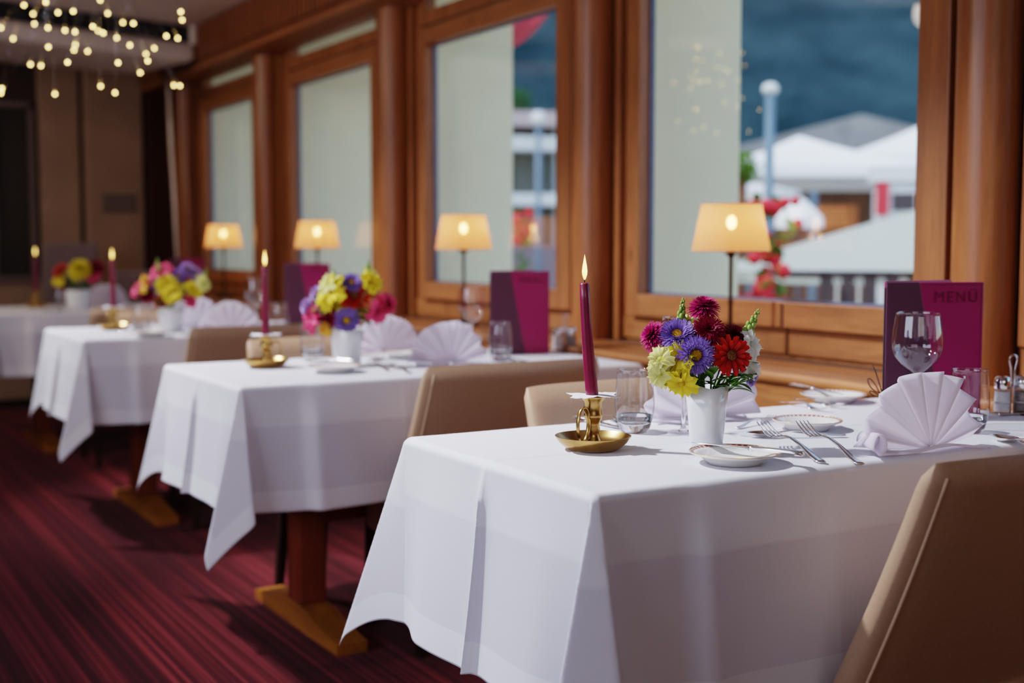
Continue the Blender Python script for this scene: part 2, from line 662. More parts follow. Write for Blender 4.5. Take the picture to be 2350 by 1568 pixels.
for i, yc in enumerate(col_u):
    prof = [(.078, LEDGE), (.078, ZSOF + .02)]
    c = MB().lathe(prof, 40)
    c.xform(Matrix.Translation((3.2 * S, yc * S, 0)))
    struct(c.build('trim_%d' % (10 + i), WOODC, smooth=True))
    for sgn in (-1, 1):
        sbox('trim_%d' % (20 + 2 * i + (sgn > 0)), (3.235 * S, (yc + sgn * .125) * S - .016, LEDGE), (XP, (yc + sgn * .125) * S + .016, 2.3), WOODV, .003)

# bulkhead with upright slats, soffit boards, ceiling
bk = MB()
bk.box((XB, -3.5, ZSOF), (XB + .03, YE, ZC))
yy = -.5
while yy < YE:
    bk.box((XB - .022, yy, ZSOF + .035), (XB, yy + .046, ZC - .002))
    yy += .062
struct(bk.build('trim_4', WOODSL, smooth=False))
sf = MB()
sf.box((XB - .02, -3.5, ZSOF - .02), (XP, YE, ZSOF))
struct(sf.build('trim_5', WOODY, smooth=False))
gv = MB()
for k in range(3):
    gv.box((XB - .02 + .05 * k + .03, -1, ZSOF - .0215), (XB - .02 + .05 * k + .034, YE, ZSOF - .02))
struct(gv.build('trim_6', WOODDK, smooth=False))

# windows
ZB, ZGB, ZGT, ZT = .865, .941, 2.008, 2.084
TB, TT = 2.159, 2.40
for i, (a, b) in enumerate(win_u):
    y0, y1 = a * S, b * S
    w = bpy.data.objects.new('window_%d' % (i + 1), None)
    COL.objects.link(w)
    w.location = (XF, y0, ZB)
    w['kind'] = 'structure'
    n, f = .104, .075
    d0, d1 = 0, XG - XF + .004
    fr = MB()
    L = y1 - y0
    fr.box((d0, 0, 0), (d1, n, ZT - ZB))
    fr.box((d0, L - f, 0), (d1, L, ZT - ZB))
    fr.build('window_frame', WOODV, w, smooth=False, bevel=.004)
    for nm_, za_, zb_ in (('bottom_rail', 0, ZGB - ZB), ('top_rail', ZGT - ZB, ZT - ZB)):
        MB().box((d0 + .001, n - .002, za_), (d1, L - f + .002, zb_)).build(nm_, WOODY, w, smooth=False, bevel=.003)
    bt = MB()
    jy = L * .425
    bt.box((-.0012, jy, .004), (.002, jy + .009, ZGB - ZB - .004))
    bt.build('rail_groove', WOODDK, w, smooth=False)
    tm = MB()
    tm.box((.012, 0, ZT - ZB + .012), (d1, L, TB - ZB))
    tm.box((.012, 0, TB - ZB), (d1, .06, TT - ZB))
    tm.box((.012, L - .06, TB - ZB), (d1, L, TT - ZB))
    tm.build('transom_frame', WOODV, w, smooth=False, bevel=.003)
    g = MB()
    gx0, gx1 = XG - XF - .019, XG - XF - .002
    g.box((gx0, n - .001, ZGB - ZB - .001), (gx1, n + .006, ZGT - ZB))
    g.box((gx0, L - f - .008, ZGB - ZB - .001), (gx1, L - f + .001, ZGT - ZB))
    g.box((gx0, n, ZGB - ZB - .001), (gx1, L - f, ZGB - ZB + .006))
    g.box((gx0, n, ZGT - ZB - .006), (gx1, L - f, ZGT - ZB + .001))
    g.build('gasket', GASKET, w, smooth=False)
    p = MB()
    xg = XG - XF
    p.add([(xg, n - .01, ZGB - ZB - .01), (xg, L - f + .01, ZGB - ZB - .01), (xg, L - f + .01, ZGT - ZB + .01), (xg, n - .01, ZGT - ZB + .01)], [(0, 1, 2, 3)])
    p.build('pane', PANE, w, smooth=False)
    p = MB()
    p.add([(xg, .05, TB - ZB - .01), (xg, L - .05, TB - ZB - .01), (xg, L - .05, TT - ZB), (xg, .05, TT - ZB)], [(0, 1, 2, 3)])
    p.build('transom_pane', PANE, w, smooth=False)

# plaster piers outside between the windows
piers = [(.2, .69), (2.53, 2.79), (4.55, 4.97), (6.60, 7.09), (8.72, 9.29), (10.77, 12.3)]
for i, (a, b) in enumerate(piers):
    sbox('pillar_%d' % (i + 1), (XP + .021, a * S, -1.2), ((3.86 if i < 4 else 4.0) * S, b * S, 2.9), PLASTER)
sbox('wall_outer_head', (XP + .10, -3.5, 2.42), (XP + .4, YE, 2.9), PLASTER)

# far end wall with pilasters, door opening, wood return
fw = MB()
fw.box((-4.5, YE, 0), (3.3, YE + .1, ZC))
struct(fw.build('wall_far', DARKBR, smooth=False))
for i, (a, b, d) in enumerate([(2.50, 2.99, .16), (2.12, 2.46, .06), (.9, 1.70, .05), (-1.0, .3, .08)]):
    sbox('trim_%d' % (40 + i), (a * S, YE - d, 0), (b * S, YE, ZC), BEIGE, .004)
sbox('trim_50', (3.02 * S, YE - .20, 0), (3.26 * S, YE, ZC), WOODDK, .004)
d = bpy.data.objects.new('door_1', None)
COL.objects.link(d)
d.location = (1.72 * S, YE, 0)
struct(d)
df = MB()
x1 = .36 * S
df.box((0, -.05, 0), (.03, 0, 2.1))
df.box((x1 - .035, -.05, 0), (x1, 0, 2.1))
df.box((0, -.05, 2.07), (x1, 0, 2.11))
df.build('door_frame', FRAMEP, d, smooth=False)
dl = MB()
dl.box((.03, -.012, 0), (x1 - .035, 0, 2.07))
dl.build('door_leaf', principled('dark_door', srgb(34, 24, 12), .5, noise=.2, scale=2), d, smooth=False)
# ceiling box with the black ventilation slot
t = thing('ventilation_unit', (0, 0, ZC), 'off-white ventilation box with a long black slot under the ceiling', 'ventilation unit')
ub = MB()
pts = [W(.6, 9.35), W(2.98, 9.98)]
pa, pb = Vector((pts[0].x, pts[0].y, 0)), Vector((pts[1].x, pts[1].y, 0))
back = Vector((-.2, 1.0, 0)) * .9


def prism(mb, a, b, bk_, z0, z1, inset=0.0):
    dv = (b - a).normalized()
    a_, b_ = a + dv * inset, b - dv * inset
    q = [a_, b_, b_ + bk_, a_ + bk_]
    mb.hexa([(p.x, p.y, z0) for p in q], [(p.x, p.y, z1) for p in q])


prism(ub, pa, pb, back, -.225, -.105)
ub.build('panel', CEIL, t, smooth=False, bevel=.05, segs=5)
gb = MB()
prism(gb, pa + back * .06, pb + back * .06, back * .9, -.106, -.001, .02)
gb.build('slot_grille', BLACK, t, smooth=False)
uc = MB()
prism(uc, pb - (pb - pa).normalized() * .025, pb, back, -.12, 0)
uc.build('side_cheek', CEIL, t, smooth=False)

# ------------------------------------------------------------------ tables
# (x0, y0, y1) aisle end, near and far edge in survey units
TABLES = [(1.262, 1.885, 2.68, 2.835), (1.262, 3.88, 4.76, 2.835), (1.262, 6.17, 7.12, 2.83), (1.22, 8.72, 9.75, 2.8)]
TNAME = ['front', 'second', 'third', 'farthest']
DROP = .335


def table_cloth(x0, y0, x1, y1, label, seed, DROP=.335):
    rnd = random.Random(seed)
    Lx, Ly = x1 - x0, y1 - y0
    rho = .014

    def spaced(lo, hi, marks, n):
        base = list(np.linspace(lo, hi, n))
        for m, w, c in marks:
            base += list(np.linspace(m - w, m + w, c))
        base = sorted(p for p in base if lo <= p <= hi)
        out = [base[0]]
        for p in base[1:]:
            if p - out[-1] > 4e-4:
                out.append(p)
        return out
    ss = spaced(-DROP, Lx, [(-.011, .02, 15), (.36 * Lx, .02, 7), (-DROP, .012, 7), (.0, .1, 20), (-DROP / 2, DROP / 2, 40)], 110)
    tt = spaced(-DROP, Ly + DROP, [(-.011, .02, 15), (Ly + .011, .02, 15), (Ly / 2, .03, 13), (0, .1, 16), (Ly, .1, 16), (-DROP / 2, DROP / 2, 40), (Ly + DROP / 2, DROP / 2, 40)], 130)
    ph = [rnd.uniform(0, 6.28) for _ in range(8)]

    def side(a):
        if a < rho * PI / 2:
            q = a / rho
            return rho * math.sin(q), rho * (1 - math.cos(q))
        return rho, rho + a - rho * PI / 2

    def crease(v, w, h):
        return h * math.exp(-abs(v) / w)

    def flare(dn):
        return .05 * (max(0, dn) / DROP) ** 1.4

    def ear(n_, sg):
        if sg < 0:
            path = [(0, 0, 0), (.16, .03, .02), (.44, -.26, .02), (.78, .03, .23), (1, 0, 0)]
        else:
            path = [(0, 0, 0), (.5, -.10, .50), (.78, .02, .34), (1, 0, 0)]
        for (n0, a0, b0), (n1, a1, b1) in zip(path, path[1:]):
            if n_ <= n1:
                f = (n_ - n0) / (n1 - n0)
                return a0 + (a1 - a0) * f, b0 + (b1 - b0) * f
        return 0, 0

    def pos(s, t_):
        a = max(0, -s)
        b = max(0, -t_)
        c = max(0, t_ - Ly)
        x, yy_, z = max(s, 0), min(max(t_, 0), Ly), 0.0
        k = 0.0
        if a == 0 and b == 0 and c == 0:
            z += .0028 * math.exp(-abs(t_ - Ly / 2) / .004) + .0012 * math.exp(-abs(s - .36 * Lx) / .004)
            z += .0006 * math.sin(s * 23 + ph[0]) * math.sin(t_ * 17 + ph[1])
        elif a > 0 and b == 0 and c == 0:
            o_, dn = side(a)
            e = min(1, t_ / .13) * min(1, (Ly - t_) / .13)
            wv = (dn / DROP) * e * (.006 * math.sin(t_ * 9 + ph[2]) + .003 * math.sin(t_ * 24 + ph[3]))
            g = t_ - Ly / 2
            cr = crease(g, .010, .012) * min(1, dn / .06) * (1 + .5 * dn / DROP)
            # the cloth steps back on the near side of its ironed crease
            st = -.008 * (dn / DROP) * (1 if g < 0 else 0) * math.exp(-abs(g) / .05)
            wn = e * e * (3 - 2 * e)
            x = -(o_ + flare(dn) * (.10 + .70 * wn) + wv + cr + st)
            z = -dn
            k = a
        elif a == 0:
            q = b if b > 0 else c
            sg = -1 if b > 0 else 1
            o_, dn = side(q)
            e = min(1, s / .13)
            wv = (dn / DROP) * e * (.008 * math.sin(s * 8 + ph[4]) + .004 * math.sin(s * 19 + ph[5]))
            g0 = s - .135 * Lx
            cr = .024 / (1 + math.exp(-max(-40, min(40, g0 / .006)))) * math.exp(-max(0, g0) / .22) * min(1, dn / .10) + crease(g0 - .012, .030, .010) * min(1, dn / .08)
            cr += crease(s - .36 * Lx, .012, .003) * min(1, dn / .06)
            wn = e * e * (3 - 2 * e)
            o_ = o_ + flare(dn) * (.10 + .45 * wn) + wv + cr
            yy_ = -o_ if sg < 0 else Ly + o_
            z = -dn
            k = q
        else:
            q = b if b > 0 else c
            sg = -1 if b > 0 else 1
            r = math.hypot(a, q)
            th = math.atan2(q, a)
            n_ = th / (PI / 2)
            o_, dn = side(r)
            qx = qy = 0.0
            for w_ in (-.05, -.025, 0, .025, .05):      # rounded box pleat
                a_, b_ = ear(min(1, max(0, n_ + w_)), sg)
                qx += a_ / 5
                qy += b_ / 5
            e0 = math.sin(PI * n_) ** .5 if 0 < n_ < 1 else 0
            qx, qy = qx * min(1, e0 * 1.6), qy * min(1, e0 * 1.6)
            ln = math.sqrt(1 + qx * qx + qy * qy)
            rr = max(0, r - rho * .8)
            fl = flare(dn) * .10
            x = -(o_ + fl) * math.cos(th) + qx / ln * rr
            yo = (o_ + fl) * math.sin(th) + qy / ln * rr
            yy_ = -yo if sg < 0 else Ly + yo
            z = -(rho + max(0, r - rho * PI / 2) / ln) if r > rho * PI / 2 else -dn
            k = r * (.8)
        return (x, yy_, z), k
    vs, ks, hs = [], [], []
    for s_ in ss:
        for t_ in tt:
            p, k = pos(s_, t_)
            vs.append(p)
            ks.append(k)
            hs.append(min(s_ + DROP, t_ + DROP, Ly + DROP - t_) + 1e-4)
    nt_ = len(tt)
    fs = [(i * nt_ + j, (i + 1) * nt_ + j, (i + 1) * nt_ + j + 1, i * nt_ + j + 1) for i in range(len(ss) - 1) for j in range(nt_ - 1)]
    mb = MB().add(vs, fs, ks, hs)
    o = mb.build('tablecloth', CLOTH, loc=(x0, y0, TOP), solid=.0008)
    tag(o, label, 'tablecloth', 'white tablecloths along the windows')
    return o


for i, (x0, y0, y1, x1) in enumerate(TABLES):
    X0, Y0, Y1, X1 = x0 * S + .02, y0 * S + .012, y1 * S - .012, x1 * S
    cy, cx = (Y0 + Y1) / 2, (X0 + X1) / 2
    table_cloth(X0, Y0, X1, Y1, ['white linen cloth on the large table closest to the viewer', 'white linen cloth on the second table, behind the beige chair back',
                                 'white linen cloth on the third table, under pink and yellow flowers', 'white linen cloth on the dim farthest table'][i], 3 + i, (.362, .335, .335, .335)[i])
    t = thing('dining_table', (cx, cy, 0), ['wooden trestle table hidden under the front white cloth', 'reddish wooden trestle table under the second white cloth',
                                            'reddish wooden trestle table under the third white cloth', 'wooden trestle table under the farthest white cloth'][i], 'table', group='tables along the windows')
    hx, hy = (X1 - X0) / 2, (Y1 - Y0) / 2
    MB().box((-hx, -hy, TOP - .032), (hx, hy, TOP - .004)).build('tabletop', WOODTAB, t, smooth=False, bevel=.006)
    for sx in (-1, 1):
        px = sx * (hx - .30)
        MB().box((px - .042, -.05, .07), (px + .042, .05, TOP - .032)).build('column', WOODTAB, t, smooth=False, bevel=.006)
        fm = MB()
        fl = hy - .01
        prof = [(-fl, 0, .03), (-fl * .5, 0, .052), (-.1, 0, .07), (.1, 0, .07), (fl * .5, 0, .052), (fl, 0, .03)]
        for (ya, za, zb), (yb, zc, zd) in zip(prof, prof[1:]):
            fm.hexa([(px - .045, ya, 0), (px + .045, ya, 0), (px + .045, yb, 0), (px - .045, yb, 0)], [(px - .045, ya, zb), (px + .045, ya, zb), (px + .045, yb, zd), (px - .045, yb, zd)])
        fm.build('foot', WOODFOOT, t, smooth=False)
    MB().box((-hx + .3, -.03, .30), (hx - .3, .03, .40)).build('stretcher', WOODTAB, t, smooth=False, bevel=.004)


# ------------------------------------------------------------------ chairs
def make_chair():
    """origin on the floor under the seat centre; the sitter looks to +y"""
    t = thing('dining_chair', (0, 0, 0), 'beige leather dining chair', 'chair')
    hw = .268
    zt, zb = .803, .33

    def backc(v):       # centre line: v 0 bottom .. 1 top
        z = zb + (zt - zb) * v
        y_ = -.100 - .205 * v ** 1.1 - .012 * math.sin(v * PI)
        return y_, z

    def half(v):
        th = .037 - .012 * v
        return th
    n = 44
    m = 22

    def fn(u, v):
        a = 2 * PI * u
        # superellipse cross-section, closed at the top
        vv = min(v, 1.0)
        y_, z = backc(vv)
        ww = hw * (1 + .11 * (1 - vv) ** 1.3)
        th = half(vv)
        ca, sa = math.cos(a), math.sin(a)
        px = ww * abs(ca) ** (2 / 9) * (1 if ca >= 0 else -1)
        py = th * abs(sa) ** (2 / 3.2) * (1 if sa >= 0 else -1)
        top = max(0, (v - .93) / .07)
        if top > 0:
            cap = math.sqrt(max(0, 1 - top * top))
            py *= cap
            px *= (1 - .028 * (1 - cap))
            z -= .004 * (px / ww) ** 8
        bend = .028 * (px / hw) ** 2 * (0.4 + .6 * vv)
        return Vector((px, y_ + py + bend, z))
    mb = MB().grid(fn, n, m, closeu=True)
    mb.build('backrest', LEATHER, t, sharp=60)
    # seat
    def sfn(u, v):
        a = 2 * PI * u
        ca, sa = math.cos(a), math.sin(a)
        px = .235 * abs(ca) ** (2 / 7) * (1 if ca >= 0 else -1)
        py = .20 * abs(sa) ** (2 / 7) * (1 if sa >= 0 else -1)
        prof = [(0, .365), (.985, .365), (1.0, .375), (1.0, .435), (.975, .458), (.85, .466), (0, .47)]
        f = v * (len(prof) - 1)
        i_ = min(int(f), len(prof) - 2)
        w = f - i_
        r_ = prof[i_][0] * (1 - w) + prof[i_ + 1][0] * w
        z = prof[i_][1] * (1 - w) + prof[i_ + 1][1] * w
        return Vector((px * r_, .03 + py * r_, z - .07))
    MB().grid(sfn, 40, 6, closeu=True).build('seat', LEATHER, t, sharp=50)
    for sx in (-1, 1):
        for sy in (-1, 1):
            x_, y_ = sx * .205, (.19 if sy > 0 else -.10)
            xo, yo = x_ + sx * .012, y_ + (.012 if sy > 0 else -.045)
            a, b = .019, .012
            MB().hexa([(xo - b, yo - b, 0), (xo + b, yo - b, 0), (xo + b, yo + b, 0), (xo - b, yo + b, 0)],
                      [(x_ - a, y_ - a, .31), (x_ + a, y_ - a, .31), (x_ + a, y_ + a, .31), (x_ - a, y_ + a, .31)]).build('leg', LEGDK, t, smooth=False)
    # stitched welts down both back edges
    for sx in (-1, 1):
        pts = []
        for j in range(15):
            v = .05 + .9 * j / 14
            y_, z = backc(v)
            pts.append((sx * hw * (1 + .11 * (1 - v) ** 1.3) * .928, y_ - half(v) * .82 + .026 * (.4 + .6 * v), z))
        MB().tube(pts, .0028, 6).build('piping', LEATHERL, t)
    return t


CH = make_chair()
chairs = [
    (2.10, 1.90, 0, 'large beige leather chair at lower right, cut off by the frame edge', 'near'),
    (2.09, 2.60, 180, 'beige leather chair across the front table, only its top edge showing', 'far'),
    (2.12, 3.95, 0, 'beige leather chair backing toward the front table, drawn up to the second table', 'near'),
    (2.00, 4.64, 180, 'beige leather chair behind the second table, beyond its candlestick', 'far'),
    (2.02, 6.20, 0, 'beige leather chair backing toward the second table, drawn up to the third table', 'near'),
    (2.00, 7.00, 180, 'beige leather chair behind the third table, mostly hidden', 'far'),
    (2.00, 8.20, 0, 'dim beige leather chair drawn up to the farthest table', 'near'),
]
for i, (x, y_, rz, lab, nf) in enumerate(chairs):
    o = CH if i == 0 else copy_tree(CH)
    o.location = (x * S, y_ * S, 0)
    o.rotation_euler = (0, 0, R(rz))
    tag(o, lab, 'chair', 'beige dining chairs')


# ------------------------------------------------------------------ table lamps on the ledge
def make_lamp():
    t = thing('table_lamp', (0, 0, LEDGE), 'table lamp', 'lamp')
    MB().lathe([(0, 0), (.062, 0), (.062, .008), (.050, .016), (.018, .024), (.009, .03), (0, .03)], 32).build('base', BRONZE, t, sharp=40)
    MB().lathe([(.0075, .02), (.0065, .16), (.0085, .165), (.0085, .172), (.0065, .178), (.0065, .30), (.012, .306), (.012, .330), (.006, .336), (.006, .375), (0, .376)], 16).build('pole', BRONZE, t, sharp=40)
    MB().tube([(-.024, 0, .312), (.024, 0, .312)], .003, 8).build('switch', BRONZE, t)
    z0, z1 = .318, .460
    MB().lathe([(.115, z0), (.116, z0 + .003), (.0895, z1 - .003), (.0885, z1)], 48).build('lamp_shade', SHADE, t)
    for rr, z in ((.1155, z0 + .002), (.0892, z1 - .002)):
        rim = MB().tube([(rr * math.cos(2 * PI * k / 40), rr * math.sin(2 * PI * k / 40), z) for k in range(40)], .0016, 6, closed=True)
        rim.build('shade_rim', principled('pale_shade_rim', srgb(190, 150, 110), .7), t)
    MB().ball((0, 0, .405), (.014, .014, .020), 12, 8).build('bulb', emission('warm_bulb', (1, .62, .24, 1), 80), t)
    return t


LP = make_lamp()
for i, (u, y_) in enumerate([(1676, 3.68), (1062, 5.78), (727, 7.79), (511, 9.75)]):
    o = LP if i == 0 else copy_tree(LP)
    o.location = (3.09 * S, y_ * S, LEDGE)
    tag(o, ['lit table lamp with tan shade, the largest and closest, beside the white tents view', 'lit table lamp with tan shade above the second table napkins',
            'lit table lamp with tan shade behind the second table bouquet', 'lit table lamp with tan shade on the far end of the ledge'][i], 'lamp', 'lit lamps on the window ledge')
    ld = bpy.data.lights.new('lamp_bulb_light', 'POINT')
    ld.energy = .75
    ld.color = (1, .50, .20)
    ld.shadow_soft_size = .02
    lo = bpy.data.objects.new('lamp_bulb_light', ld)
    COL.objects.link(lo)
    lo.location = (3.09 * S, y_ * S, LEDGE + .365)


# ------------------------------------------------------------------ tableware makers (metres, standing on z = 0)
def tumbler_mesh():
    h, rb, rm, rt = .121, .027, .0385, .033
    outer = [(0, 0), (rb * .9, 0), (rb, .003)]
    for j in range(1, 13):
        v = j / 12
        r = rb + (rm - rb) * math.sin(min(1, v / .45) * PI / 2) if v < .45 else rm + (rt - rm) * ((v - .45) / .55) ** 1.3
        outer.append((r, .003 + (h - .003) * v))
    return MB().lathe(outer[2:] + [(rt + .0004, h + .0004), (rt + .0002, h + .001), (rt - .0010, h + .0008), (rt - .0011, h - .001)], 40)


TUMB = tumbler_mesh().mesh('tumbler', GLASS)


def tumbler(p, label, scale=1.0):
    t = thing('tumbler', p, label, 'water glass', group='water tumblers')
    o = inst(TUMB, 'bowl', t)
    # thick lens-like bottom
    MBASE = inst(TBASE, 'base', t)
    return t


TBASE = MB().lathe([(0, .0005), (.0255, .0005), (.0285, .006), (.0320, .016), (.0352, .030), (.0345, .034), (.029, .0255), (.018, .0185), (0, .0155)], 32).mesh('tumbler_base', SOLIDGLASS)
_wp = []
for j in range(17):
    v = j / 16
    r = .0485 * math.cos(-PI / 2 + min(1, v / .5) * PI / 2) ** .72 if v < .5 else .0485 - .0068 * ((v - .5) / .5) ** 1.5
    _wp.append((max(.002, r), .098 + .124 * v))
WBOWL = MB().lathe([(0, .0975)] + _wp + [(_wp[-1][0] + .0004, .2225), (_wp[-1][0] - .0010, .2226), (_wp[-1][0] - .0011, .221)], 44).mesh('wine_bowl', GLASS)
WSTEM = MB().lathe([(0, .003), (.011, .0035), (.0050, .010), (.0038, .03), (.0038, .075), (.0052, .092), (.0085, .0995), (0, .102)], 20).mesh('wine_stem', SOLIDGLASS)
WFOOT = MB().lathe([(0, .0004), (.0345, .0004), (.035, .0012), (.028, .0022), (.012, .0036), (0, .004)], 36).mesh('wine_foot', GLASS)


def wine(p, label, k=1.0):
    t = thing('wine_glass', p, label, 'wine glass', group='wine glasses')
    for me, n in ((WBOWL, 'bowl'), (WSTEM, 'stem'), (WFOOT, 'foot')):
        inst(me, n, t)
    t.scale = (k, k, k)
    return t


def candlestick(p, label, clabel, plabel, top_shift, paper=True, rz=0, lead=True):
    t = thing('candle_holder', p, label, 'candle holder', rz, 'brass chamber candle holders')
    MB().lathe([(0, .0), (.043, .0), (.050, .004), (.060, .013), (.0668, .0225), (.0676, .0245), (.0655, .0248), (.057, .0155), (.046, .007), (0, .0055)], 48).build('dish', BRASS, t, sharp=50)
    MB().lathe([(0, .005), (.0185, .006), (.0165, .014), (.0125, .022), (.0105, .030), (.0125, .036), (.0108, .042), (.0125, .050), (.0165, .057), (.0172, .062), (.0158, .066),
                (.0158, .084), (.0205, .090), (.0215, .0935), (.0195, .0945), (.012, .0945), (.012, .08), (0, .078)], 32).build('socket', BRASS, t, sharp=50)
    # ring handle with a thumb curl, rising from the dish beside the socket
    ring = MB()
    ax = Vector((-.93, -.36, 0)).normalized()
    pts = []
    for k in range(26):
        a = R(-40) + 2 * PI * k / 26 * .92
        pts.append(ax * (.030 + .0165 * math.cos(a)) + Vector((0, 0, .046 + .030 * math.sin(a))))
    ring.tube(pts, .0046, 8, flat=.55)
    pts = [ax * (.020 - .006 * j) * 1.0 + Vector((0, 0, .062 - .010 * j)) for j in range(4)]
    ring.tube([ax * .040 + Vector((0, 0, .020)), ax * .027 + Vector((0, 0, .011)), ax * .014 + Vector((0, 0, .018))], [.0045, .004, .003], 8)
    ring.build('handle', BRASS, t)
    if paper:
        pm = MB()
        nn = 32
        vs = [(0, 0, 0)]
        for k in range(nn):
            a = 2 * PI * k / nn
            rr = (.049 if k % 4 == 0 else .036 if k % 4 == 2 else .041)
            vs.append((rr * math.cos(a), rr * math.sin(a), .0022 * math.sin(3 * a + 1) - .001 * (k % 2)))
        ring_in = [(.0135 * math.cos(2 * PI * k / nn), .0135 * math.sin(2 * PI * k / nn), .0005) for k in range(nn)]
        pm.add(vs[1:] + ring_in, [(k, (k + 1) % nn, nn + (k + 1) % nn, nn + k) for k in range(nn)])
        tag(pm.build('drip_paper', PAPER, loc=Vector(p) + Vector((0, 0, .0962)), smooth=False, solid=.0006), plabel, 'drip paper', 'white drip papers under the candles')
    c = thing('candle', Vector(p) + Vector((0, 0, .079)), clabel, 'candle', group='tall burgundy candles')
    L = .212
    lean = Vector(top_shift)
    pts = [lean * (j / 8) + Vector((0, 0, L * j / 8)) for j in range(9)]
    # slight S-curve of a hand dipped candle
    pts = [q + Vector((lean.x, lean.y, 0)) * .12 * math.sin(j / 8 * PI) for j, q in enumerate(pts)]
    MB().tube(pts + [pts[-1] + Vector((0, 0, .003))], [.0117 - .0030 * j / 8 for j in range(9)] + [.0065], 24).build('wax', WAX, c, sharp=60)
    tip = pts[-1] + Vector((0, 0, .003))
    MB().tube([tip - Vector((0, 0, .002)), tip + Vector((.0004, 0, .005)), tip + Vector((.001, 0, .010))], [.0010, .0009, .0006], 6).build('wick', WICK, c)
    fp = [(0, 0), (.0022, .003), (.0042, .010), (.0048, .016), (.0038, .025), (.0020, .035), (.0006, .043), (0, .046)]
    MB().lathe(fp, 16, kfn=lambda v: v).build('flame', FLAME, c, loc=tip + Vector((.0004, 0, .004)))
    ld = bpy.data.lights.new('flame_light', 'POINT')
    ld.energy = .25
    ld.color = (1, .6, .25)
    ld.shadow_soft_size = .006
    return t


def side_plate(p, label, d=.17, rz=0):
    t = thing('side_plate', p, label, 'plate', rz, 'bread plates')
    r = d / 2
    MB().lathe([(0, .004), (r * .50, .004), (r * .56, .0), (r * .60, .0), (r * .66, .005), (r * .82, .0125), (r * .985, .0172), (r, .0185), (r * .985, .0195), (r * .80, .0148), (r * .66, .0085), (r * .6, .0068), (0, .0066)], 56).build('dish', PLATE, t, sharp=60)
    # the printed band of red and gold dashes near the rim
    b = MB()
    nn = 44
    for k in range(nn):
        a0, a1 = 2 * PI * k / nn, 2 * PI * (k + .62) / nn
        f = lambda q: .0148 + (.0195 - .0148) * (q - .80) / .185 + .00035
        q0, q1 = .895, .965
        v = []
        for q, a in ((q0, a0), (q1, a0), (q1, (a0 + a1) / 2), (q1, a1), (q0, a1), (q0, (a0 + a1) / 2)):
            v.append((q * r * math.cos(a), q * r * math.sin(a), f(q)))
        b.add(v, [(0, 1, 2, 5), (5, 2, 3, 4)])
    b.build('printed_band', principled('printed_red', srgb(160, 84, 70), .3), t, smooth=False)
    g = MB().tube([(r * .985 * math.cos(2 * PI * k / 56), r * .985 * math.sin(2 * PI * k / 56), .0195) for k in range(56)], .0006, 5, closed=True)
    g.build('gold_rim', principled('gilt', srgb(206, 160, 84), .3, .6), t)
    return t


def flat_strip(mb, pts, widths, thick):
    """a rounded metal strip along pts (in the xz plane direction y is width)"""
    n = 8
    vs, fs = [], []
    for p, w, th in zip(pts, widths, thick):
        for k in range(n):
            a = 2 * PI * k / n
            vs.append((p[0], w * math.copysign(abs(math.cos(a)) ** .8, math.cos(a)), p[1] + th * math.sin(a)))
    for i in range(len(pts) - 1):
        for k in range(n):
            k2 = (k + 1) % n
            fs.append((i * n + k, i * n + k2, (i + 1) * n + k2, (i + 1) * n + k))
    fs.append(tuple(range(n)))
    fs.append(tuple((len(pts) - 1) * n + k for k in range(n)))
    mb.add(vs, fs)


def fork_mesh(L=.20):
    mb = MB()
    xs = [0, .008, .03, .07, .10, .122, .135, .147]
    zs = [.0035, .0030, .004, .011, .0135, .011, .006, .0035]
    ws = [.006, .0088, .0072, .0042, .0034, .0044, .009, .0125]
    k = L / .20
    flat_strip(mb, [(x * k, z) for x, z in zip(xs, zs)], ws, [.0016] * 8)
    for j in range(4):
        yy_ = (-1.5 + j) * .0066
        pts = []
        for x, z in ((.145, .0035), (.158, .0030), (.172, .0052), (.186, .0095), (.198, .0142)):
            pts.append(Vector((x * k, yy_, z)))
        mb.tube(pts, [.0020, .0019, .0017, .0015, .0009], 6, flat=.8)
    return mb.mesh('fork', STEEL)


def spoon_mesh(L=.19):
    mb = MB()
    xs = [0, .008, .03, .07, .10, .118, .13]
    zs = [.0035, .003, .004, .011, .013, .011, .008]
    ws = [.006, .0085, .007, .004, .0034, .0042, .006]
    flat_strip(mb, [(x, z) for x, z in zip(xs, zs)], ws, [.0015] * 7)

    def fn(u, v):
        a = 2 * PI * u
        rr = v
        x = .157 + .031 * math.cos(a) * rr
        y_ = .0205 * math.sin(a) * rr * (1 - .15 * math.cos(a))
        return Vector((x, y_, .0015 + .0085 * rr ** 2.2))
    mb.grid(fn, 28, 6, closeu=True)
    return mb.mesh('spoon', STEEL)


FORK = fork_mesh()
SPOON = spoon_mesh()
KB = MB()
flat_strip(KB, [(.098, .0052), (.105, .0052), (.15, .005), (.185, .0046), (.205, .0042), (.212, .004)], [.0050, .0070, .0088, .0096, .006, .0012], [.0016, .0011, .0009, .0008, .0007, .0004])
KBLADE = KB.mesh('knife_blade', STEEL)
KH = MB()
flat_strip(KH, [(0, .0055), (.004, .0055), (.02, .006), (.06, .0058), (.09, .0054), (.094, .0054), (.10, .0053)], [.003, .0078, .0088, .0070, .0056, .0072, .0058], [.002, .0045, .005, .0046, .004, .0055, .0036])
KHANDLE = KH.mesh('knife_handle', STEEL)


